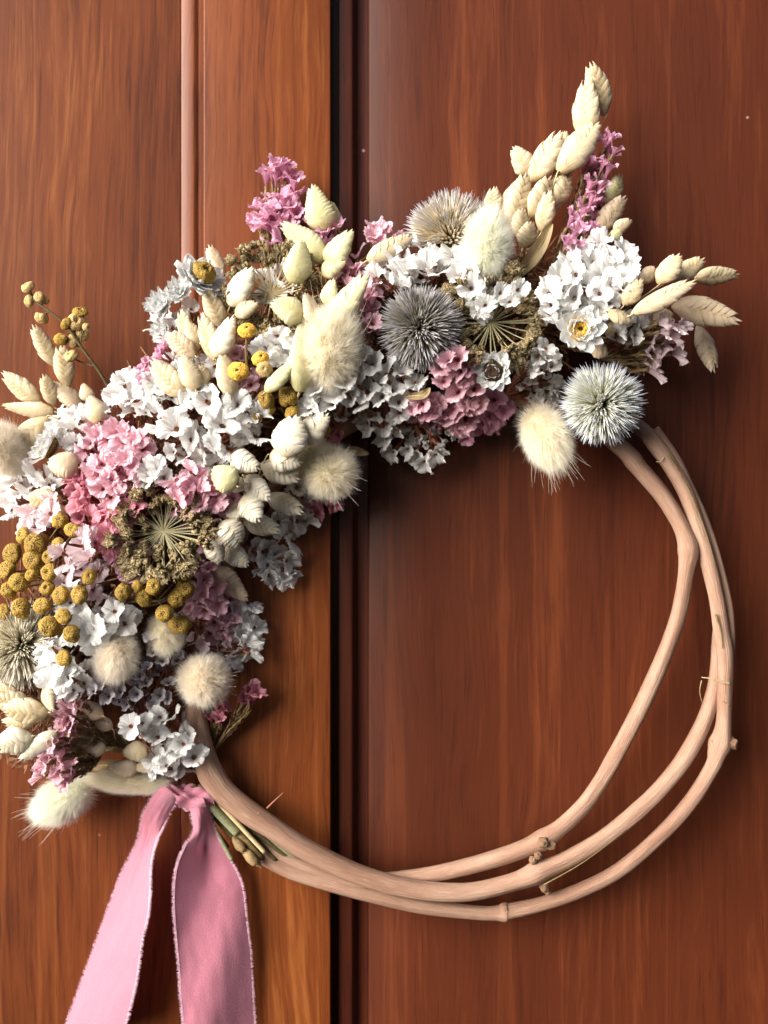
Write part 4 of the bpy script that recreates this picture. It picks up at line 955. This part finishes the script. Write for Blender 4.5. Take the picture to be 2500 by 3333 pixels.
pink('pink statice scrap between the yellow button discs', (790, 1290, 130), [(771,1155,26),(785,1165,22),(843,1244,26),(788,1244,24),(815,1250,24),(830,1225,20),(765,1225,18)], mat='rose', dh=-24, size=24, extra=1)
pink('purple pink statice spike behind the far right of the tall spikelets', (1800, 900, 70), [(1986,458,30),(1975,470,26),(2003,488,24),(1923,526,30),(1935,510,24),(1978,560,32),(1960,545,26),(1919,610,32),(1957,606,30),(1935,625,28),(1923,665,32),(1940,660,26),(1860,716,34),(1898,695,32),(1872,762,30),(1880,735,30),(1906,728,28),(1925,745,22),(1850,790,22),(1880,800,22)], mat='lilac', dh=46, size=27, extra=.8, style='tubes', aim=(.55,-.2,.75), cal='calyx_green', back=60)
pink('rose statice cluster below the dark blue thistle, right of centre', (1480, 1330, 150), [(1432,1193,34),(1485,1164,36),(1500,1202,34),(1442,1236,28),(1524,1193,30),(1490,1275,34),(1548,1260,34),(1524,1309,30),(1553,1313,32),(1455,1170,28),(1510,1240,26)], dh=44, size=29, extra=.9, style='cup')
pink('rose statice cluster lower on the inner top edge', (1440, 1370, 140), [(1370,1313,30),(1398,1333,32),(1422,1309,30),(1345,1333,20),(1451,1337,32),(1480,1352,32),(1519,1362,34),(1490,1395,32),(1510,1400,30),(1395,1345,28),(1530,1330,30),(1450,1360,28),(1380,1345,24),(1415,1350,26)], dh=26, size=28, extra=.9, style='cup')
pink('mauve statice at the inner top edge left of the hanging bunny tail', (1500, 1310, 90), [(1577,1347,34),(1635,1323,34),(1596,1371,34),(1548,1357,32),(1610,1300,30),(1560,1385,26),(1650,1300,24),(1580,1310,28),(1620,1355,26),(1520,1430,22)], mat='lilac', dh=-20, size=31, extra=.9, style='open')
pink('pale pink statice sprig sticking out at the far right', (1960, 1170, 90), [(2204,1050,32),(2215,1066,26),(2159,1075,30),(2216,1109,32),(2136,1115,30),(2199,1144,32),(2124,1155,32),(2153,1167,34),(2124,1201,36),(2185,1090,28),(2170,1120,28),(2140,1190,24),(2150,1050,22)], mat='pale', dh=24, size=26, extra=.6, style='fan', aim=(.8,-.3,-.1), cal='calyx_green')
pink('mauve statice peeking below the shaded bunny tail', (1010, 1560, 90), [(1046,1627,30),(1080,1646,26),(1027,1675,26),(1090,1615,24),(1060,1605,24),(1020,1640,24)], mat='deep', dh=-10, size=26, extra=.7, aim=(.3,-.2,-.3))
pink('dark mauve statice behind the golden button at the inner edge', (1040, 1380, 90), [(1070,1424,24),(1085,1430,22),(1060,1440,22),(1100,1415,18),(1040,1430,22)], mat='deep', dh=-50, size=22, extra=.6)
pink('mauve statice tips behind the left spikelets', (560, 1220, 90), [(530,1145,22),(520,1165,24),(470,1205,24),(485,1215,22),(455,1222,18),(470,1240,22),(545,1120,16),(480,1180,18)], mat='lilac', dh=-10, size=22, extra=.8, style='tubes', aim=(-.6,-.2,.4))

# --- quaking grass
grass('tallest quaking grass stem, spikelets climbing at the top right', (1700, 880, 70), 'cream',
      [(1965,366,1923,210,74,-10),(1906,442,1911,256,78,14),(1826,551,1944,404,96,50,'plump'),(1733,585,1822,433,80,34),(1820,505,1838,429,44,20),(1721,562,1672,480,66,6,'plump'),
       (1662,724,1712,568,70,36),(1640,700,1702,580,56,24),(1729,703,1792,577,70,42),(1805,665,1851,568,64,24),(1763,745,1788,623,54,62),(1607,695,1607,610,54,20),(1704,804,1729,724,62,30),(1850,600,1800,560,50,0),(1690,770,1700,680,60,20),(1780,690,1830,610,56,10)], dh=10, kind='braid', tilt=6)
grass('small greyish quaking grass behind the crinkled white statice', (1900, 900, 60), 'ivory', [(1982,669,2016,568,62,0),(1948,750,2033,640,64,20,None,'tan'),(1999,750,2054,716,38,0,None,'tan'),(1990,775,2024,752,34,10)], dh=0)
grass('quaking grass stem reaching out to the far right', (1900, 1090, 90), 'tan',
      [(2147,920,2210,829,66,20,None,'cream'),(2187,909,2290,843,56,0,None,'cream'),(2267,903,2402,892,54,0,None,'cream'),(2067,1018,2259,915,62,46),(2199,995,2405,1041,82,24),(2273,1064,2325,1207,62,0),
       (2033,989,2087,909,50,40,'braid','cream'),(1981,1018,2058,1046,50,50,None,'cream'),(2124,1018,2193,1041,60,-20),(1924,1132,1981,1149,52,-20),(2084,915,2136,875,48,-20),(1975,1090,2000,1050,40,10,None,'cream')], kind='slim')
grass('pale greenish quaking grass arching over the top centre', (1060, 1080, 120), 'ivory',
      [(1058,742,1015,607,94,60,'smooth'),(1092,745,1080,660,56,30,'smooth'),(1053,839,920,729,84,50,'smooth'),(960,915,982,784,86,76,'smooth'),(1074,860,1142,750,78,60,'plump'),(1053,890,1121,850,60,30,'plump'),
       (981,1028,885,986,84,60,'smooth'),(1028,1050,994,957,58,64,'smooth','tan'),(1061,1072,1194,895,88,40,'plump'),(1060,985,1086,910,54,36,'plump'),(975,1262,985,1040,76,20,'smooth'),(871,1270,960,1173,50,40,'plump')], tilt=4)
grass('lone buff spikelet lying across the white statice at top centre', (1180, 930, 120), 'cream', [(1204,844,1342,768,62,60,'smooth')])
grass('cream quaking grass at upper left around the pointed white flowers', (690, 1200, 110), 'cream',
      [(724,902,680,800,48,-40,None,'tan'),(754,990,817,872,86,40,'plump','pearl'),(771,1024,836,986,60,20,'smooth'),(720,1058,669,940,58,30,'braid'),(699,1163,657,1024,62,40,'braid'),(703,1155,758,1033,70,54,'plump','pearl'),
       (648,1113,606,1050,48,10,'slim'),(631,1155,543,1088,58,10,'braid','tan'),(610,1100,590,1010,50,-10,'braid'),(598,1282,491,1177,72,30,'braid'),(636,1261,590,1155,66,44,'smooth'),(670,1252,649,1189,46,20,'braid'),(750,1282,725,1151,66,30,'plump'),(640,1140,620,1060,46,0,'slim')])
grass('pale spikelets of quaking grass at the far upper left', (330, 1420, 80), 'cream',
      [(173,1183,108,1061,52,10),(220,1255,198,1124,60,10,'braid'),(122,1300,8,1217,62,10,'slim'),(175,1314,141,1221,48,20,'slim'),(262,1320,169,1247,60,-20,'smooth','tan'),(165,1340,12,1322,52,20,'smooth'),
       (150,1366,38,1468,76,60,'braid'),(321,1370,291,1290,62,50,'smooth'),(250,1517,158,1505,88,60,'smooth','tan'),(290,1300,270,1250,44,-20,'smooth')])
grass('pearly quaking grass bunch at the inner side of the left mass', (840, 1560, 150), 'pearl',
      [(930,1480,962,1355,112,80,'plump'),(978,1432,1067,1350,82,60,'plump'),(885,1485,980,1506,80,74,'plump'),(759,1485,841,1527,72,64,'plump'),(767,1577,691,1530,88,70,'smooth','ivory'),(856,1514,970,1560,68,50,'braid'),
       (801,1556,877,1624,66,76,'plump'),(872,1615,984,1666,64,44,'braid'),(801,1615,843,1696,86,86,'plump'),(790,1560,760,1600,50,30,'plump')], kind='plump')
grass('pearly quaking grass spikelets below the inner bunch', (740, 1720, 120), 'pearl',
      [(801,1696,910,1725,60,20,'braid'),(797,1653,733,1674,54,36,'plump'),(725,1702,778,1775,96,70,'plump'),(685,1763,717,1832,62,60,'plump'),(734,1783,807,1840,64,50,'plump'),(697,1860,803,1950,78,-20,'smooth','tan')], kind='plump')
grass('cream quaking grass at the lower left edge', (250, 2390, 80), 'cream',
      [(152,2319,13,2306,82,30,'braid'),(90,2300,-20,2270,66,10,'braid'),(101,2399,-10,2430,84,20,'braid','pearl'),(177,2386,68,2473,58,10,'smooth','pearl'),(110,2345,10,2352,52,0,'braid'),(148,2243,172,2315,48,40,'smooth'),(60,2260,-30,2240,50,0)])
grass('rounded buff spikelets of quaking grass near the ribbon', (500, 2500, 60), 'tan', [(477,2445,401,2450,66,40,'smooth','cream'),(447,2504,354,2494,52,20,'smooth'),(500,2490,440,2500,44,30,'smooth','cream')])
grass('cream spikelet half hidden behind the pale pink florets at left', (210, 1700, 80), 'cream', [(200,1630,90,1625,70,-20,'braid'),(220,1660,130,1680,50,-30,'braid')])

leaf('brown feathery leaf bract left of the white cluster above the ribbon', [(420, 2420, 60), (350, 2380, 90), (280, 2350, 100)], 20, 60)
leaf('buff leaf lying under the lowest pale rose statice', [(440, 2490, 50), (350, 2490, 70), (262, 2500, 78)], 18, 60)
leaf('dry brown leaf between rose statice fan and white cluster', [(430, 2450, 60), (372, 2432, 96), (318, 2440, 104)], 17, 60)
grass('buff quaking grass showing behind the rose fan at lower left', (420, 2440, 50), 'tan', [(330,2330,250,2290,50,-30,'braid'),(360,2370,300,2330,46,-20,'smooth'),(340,2440,270,2430,50,-30,'smooth'),(300,2400,240,2420,44,-30,'braid')])
# --- globe thistles
thistle('dark blue grey globe thistle at the top centre facing the viewer', 1367, 1068, 305, 143, (.05, -1, -.02), 'spine_blue')
thistle('pale globe thistle with bluish tips resting on the hoop at right', 1958, 1315, 235, 138, (.0, -1, -.03), 'spine_white', n=215)
thistle('tan globe thistle with blue tips standing at the top edge', 1468, 782, 150, 158, (-.05, -.3, 1), 'spine_tan', n=200, cut=0)
thistle('cream globe thistle cut by the left picture edge', 72, 2103, 210, 150, (0, -1, .05), 'spine_cream', n=200)

# --- dried umbels
umbel('green brown umbel seed head right of the dark blue thistle', 1597, 1049, 268, 150, (0, -1, .03), n=40, seedr=34, inner=9, lift=.7)
umbel('brown umbel seed head in the lower left mass beneath pink statice', 532, 1729, 300, 140, (.04, -1, .05), n=48, seedr=32, inner=12, lift=.7)
umbel('straw coloured umbel seed head behind the upper left spikelets', 885, 957, 215, 140, (-.05, -1, .12), n=46, seedr=30, lift=.7, raymat='stem_pale', inner=3)

# --- everlasting flowers
everlasting('round white everlasting with yellow dark-pitted disc at right', 1884, 1075, 322, 84, (.05, -1, .02), disc=.46)
everlasting('white everlasting nodding down with a dark brown disc', 1606, 1206, 300, 72, (-.2, -.95, -.2), disc=.5, discmat='pit', pit=False)
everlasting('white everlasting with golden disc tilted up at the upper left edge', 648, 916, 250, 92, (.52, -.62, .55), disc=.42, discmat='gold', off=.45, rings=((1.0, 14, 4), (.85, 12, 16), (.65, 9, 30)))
everlasting('pointed white everlasting bud at the outermost upper left', 530, 999, 200, 64, (-.4, -.9, .15), disc=0, pointed=True, rings=((1.0, 13, 20), (.9, 12, 42), (.75, 10, 62), (.5, 6, 78)), group='pointed white everlasting buds')
everlasting('pointed white everlasting bud just under the golden disc flower', 588, 955, 215, 58, (-.2, -.95, .25), disc=0, pointed=True, rings=((1.0, 12, 24), (.9, 11, 46), (.7, 9, 66)), group='pointed white everlasting buds')
everlasting('lowest pointed white everlasting bud above the mauve tips', 536, 1080, 180, 50, (-.5, -.8, .1), disc=0, pointed=True, rings=((1.0, 12, 24), (.9, 11, 46), (.7, 9, 66)), group='pointed white everlasting buds')
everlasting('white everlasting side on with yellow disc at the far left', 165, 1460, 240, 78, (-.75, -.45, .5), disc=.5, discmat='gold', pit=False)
everlasting('small white everlasting tucked beneath the pointed buds', 600, 1045, 190, 44, (-.3, -.8, 0), disc=0, pointed=True, rings=((1.0, 12, 24), (.8, 10, 50)), group='pointed white everlasting buds')

# --- buttons
YS = 'yellow button flower stems'
buttons('thin brown stem of faded yellow buttons leaning out at far left', 'button_flower', 'button flower', (390, 1330, 110),
        [(88,930,25,(-.3,-.6,.6)),(90,981,22,(-.5,-.7,-.2)),(127,964,22,(.2,-.9,.3)),(148,977,15,(.5,-.8,0)),(135,1040,26,(-.2,-.4,-1)),(262,1010,29,(.2,-.6,.8),'gold'),(249,1045,34,(.3,-.8,.1)),(211,1052,26,(-.7,-.6,.2),'gold'),
         (194,1103,28,(-.7,-.6,.3),'gold'),(236,1108,24,(0,-.9,.1)),(228,1154,31,(-.5,-.6,.6)),(270,1088,25,(.5,-.7,0)),(285,1066,17,(.8,-.5,0))], 'ochre', branch=[(330,1220,150),(272,1140,170),(215,1060,176),(169,1019,178),(120,985,176),(95,955,170)], extra_h=66)
buttons('two golden buttons on an upright wiry stem, upper left', 'button_flower', 'button flower', (815, 1290, 200), [(803,1071,34,(.05,-.8,.6)),(773,1206,38,(-.1,-1,.1))], 'yellow', stemmat='stem', dh=60, branch=[(808,1220,300),(801,1160,330),(803,1090,345)])
buttons('pair of golden buttons right of the upright wiry stem', 'button_flower', 'button flower', (880, 1290, 200), [(849,1164,34,(.2,-.8,.5)),(860,1200,29,(.1,-.9,-.1),'ochre'),(858,1180,24,(.5,-.8,0))], 'yellow', stemmat='stem', dh=50)
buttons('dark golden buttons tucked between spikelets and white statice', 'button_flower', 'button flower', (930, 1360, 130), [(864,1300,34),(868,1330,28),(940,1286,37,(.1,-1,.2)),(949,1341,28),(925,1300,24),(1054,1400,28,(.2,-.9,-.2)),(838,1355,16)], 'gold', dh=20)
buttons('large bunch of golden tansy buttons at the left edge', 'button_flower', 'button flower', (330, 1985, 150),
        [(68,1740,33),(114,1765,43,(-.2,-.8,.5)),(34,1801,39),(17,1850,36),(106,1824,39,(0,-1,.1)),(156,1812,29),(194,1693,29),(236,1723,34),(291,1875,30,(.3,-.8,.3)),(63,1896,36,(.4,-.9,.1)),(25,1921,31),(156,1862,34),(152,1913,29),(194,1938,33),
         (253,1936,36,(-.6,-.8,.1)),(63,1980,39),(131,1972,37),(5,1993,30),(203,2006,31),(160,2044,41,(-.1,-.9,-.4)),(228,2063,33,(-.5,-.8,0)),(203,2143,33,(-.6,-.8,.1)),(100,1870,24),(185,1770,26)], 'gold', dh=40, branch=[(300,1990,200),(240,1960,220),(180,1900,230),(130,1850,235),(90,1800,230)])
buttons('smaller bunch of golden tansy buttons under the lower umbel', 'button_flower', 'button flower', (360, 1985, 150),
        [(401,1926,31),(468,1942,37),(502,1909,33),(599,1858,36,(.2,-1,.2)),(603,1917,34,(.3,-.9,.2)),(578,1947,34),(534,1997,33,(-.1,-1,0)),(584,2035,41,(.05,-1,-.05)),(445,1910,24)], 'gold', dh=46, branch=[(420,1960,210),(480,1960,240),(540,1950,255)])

# --- bunny tails
bunny('big cream bunny tail at the centre facing the viewer', 1075, 1145, 330, 104, 160, (.12, -.62, .75), 'fuzz_cream', 0, 1)
bunny('upright whitish bunny tail left of the tall spikelets', 1588, 796, 322, 80, 116, (.05, -.35, 1), 'fuzz_white', 0, 0)
bunny('cream bunny tail hanging down inside the ring at right', 1774, 1416, 190, 80, 124, (.38, -.25, -1), 'fuzz_cream', 1, 1)
bunny('greyish bunny tail in shade at the inner top edge', 1072, 1537, 200, 92, 100, (.3, -.9, -.1), 'fuzz_cream', 2, 1)
bunny('dim bunny tail behind the pearly spikelets', 1003, 1482, 190, 70, 90, (.3, -.8, .2), 'fuzz_cream', 0, None)
bunny('tan bunny tail hanging in the lower left mass', 382, 2128, 270, 74, 96, (-.1, -.55, -.8), 'fuzz_tan', 1, None)
bunny('round tan bunny tail with long hairs at the inner left edge', 664, 2212, 190, 86, 96, (.4, -.85, .05), 'fuzz_tan', 2, 0)
bunny('small cream bunny tail behind the lowest golden button', 538, 2062, 210, 62, 74, (.1, -.5, -.7), 'fuzz_cream', 0, None)
bunny('white bunny tail lowest on the wreath pointing left', 211, 2600, 120, 74, 110, (-1, -.3, -.5), 'fuzz_white', 1, 1, stem=[(330, 2540, 110), (430, 2530, 100), (560, 2545, 84)])
bunny('slender white bunny tail lying along the lower edge', 425, 2546, 100, 38, 140, (-1, -.15, .12), 'fuzz_cream', 0, None)
bunny('blurred cream bunny tail at the left picture edge', 8, 1462, 200, 74, 100, (-.5, -.4, .9), 'fuzz_tan', 0, 0)

# --- leaves
leaf('long buff leaf rising behind the upright bunny tail', [(1680, 900, 180), (1725, 850, 220), (1765, 790, 240), (1797, 728, 240)], 24, 200)
leaf('pale dry leaf at the inner top edge left of the white spray', [(1110, 1480, 120), (1150, 1468, 130), (1200, 1478, 120)], 16, 120)
leaf('small tan leaf beneath the rose statice cluster', [(1320, 1290, 250), (1375, 1285, 270), (1400, 1262, 280)], 14, 250)
leaf('brown dry leaf left of the right everlasting', [(1700, 1120, 220), (1740, 1060, 250), (1775, 990, 250)], 22, 220)
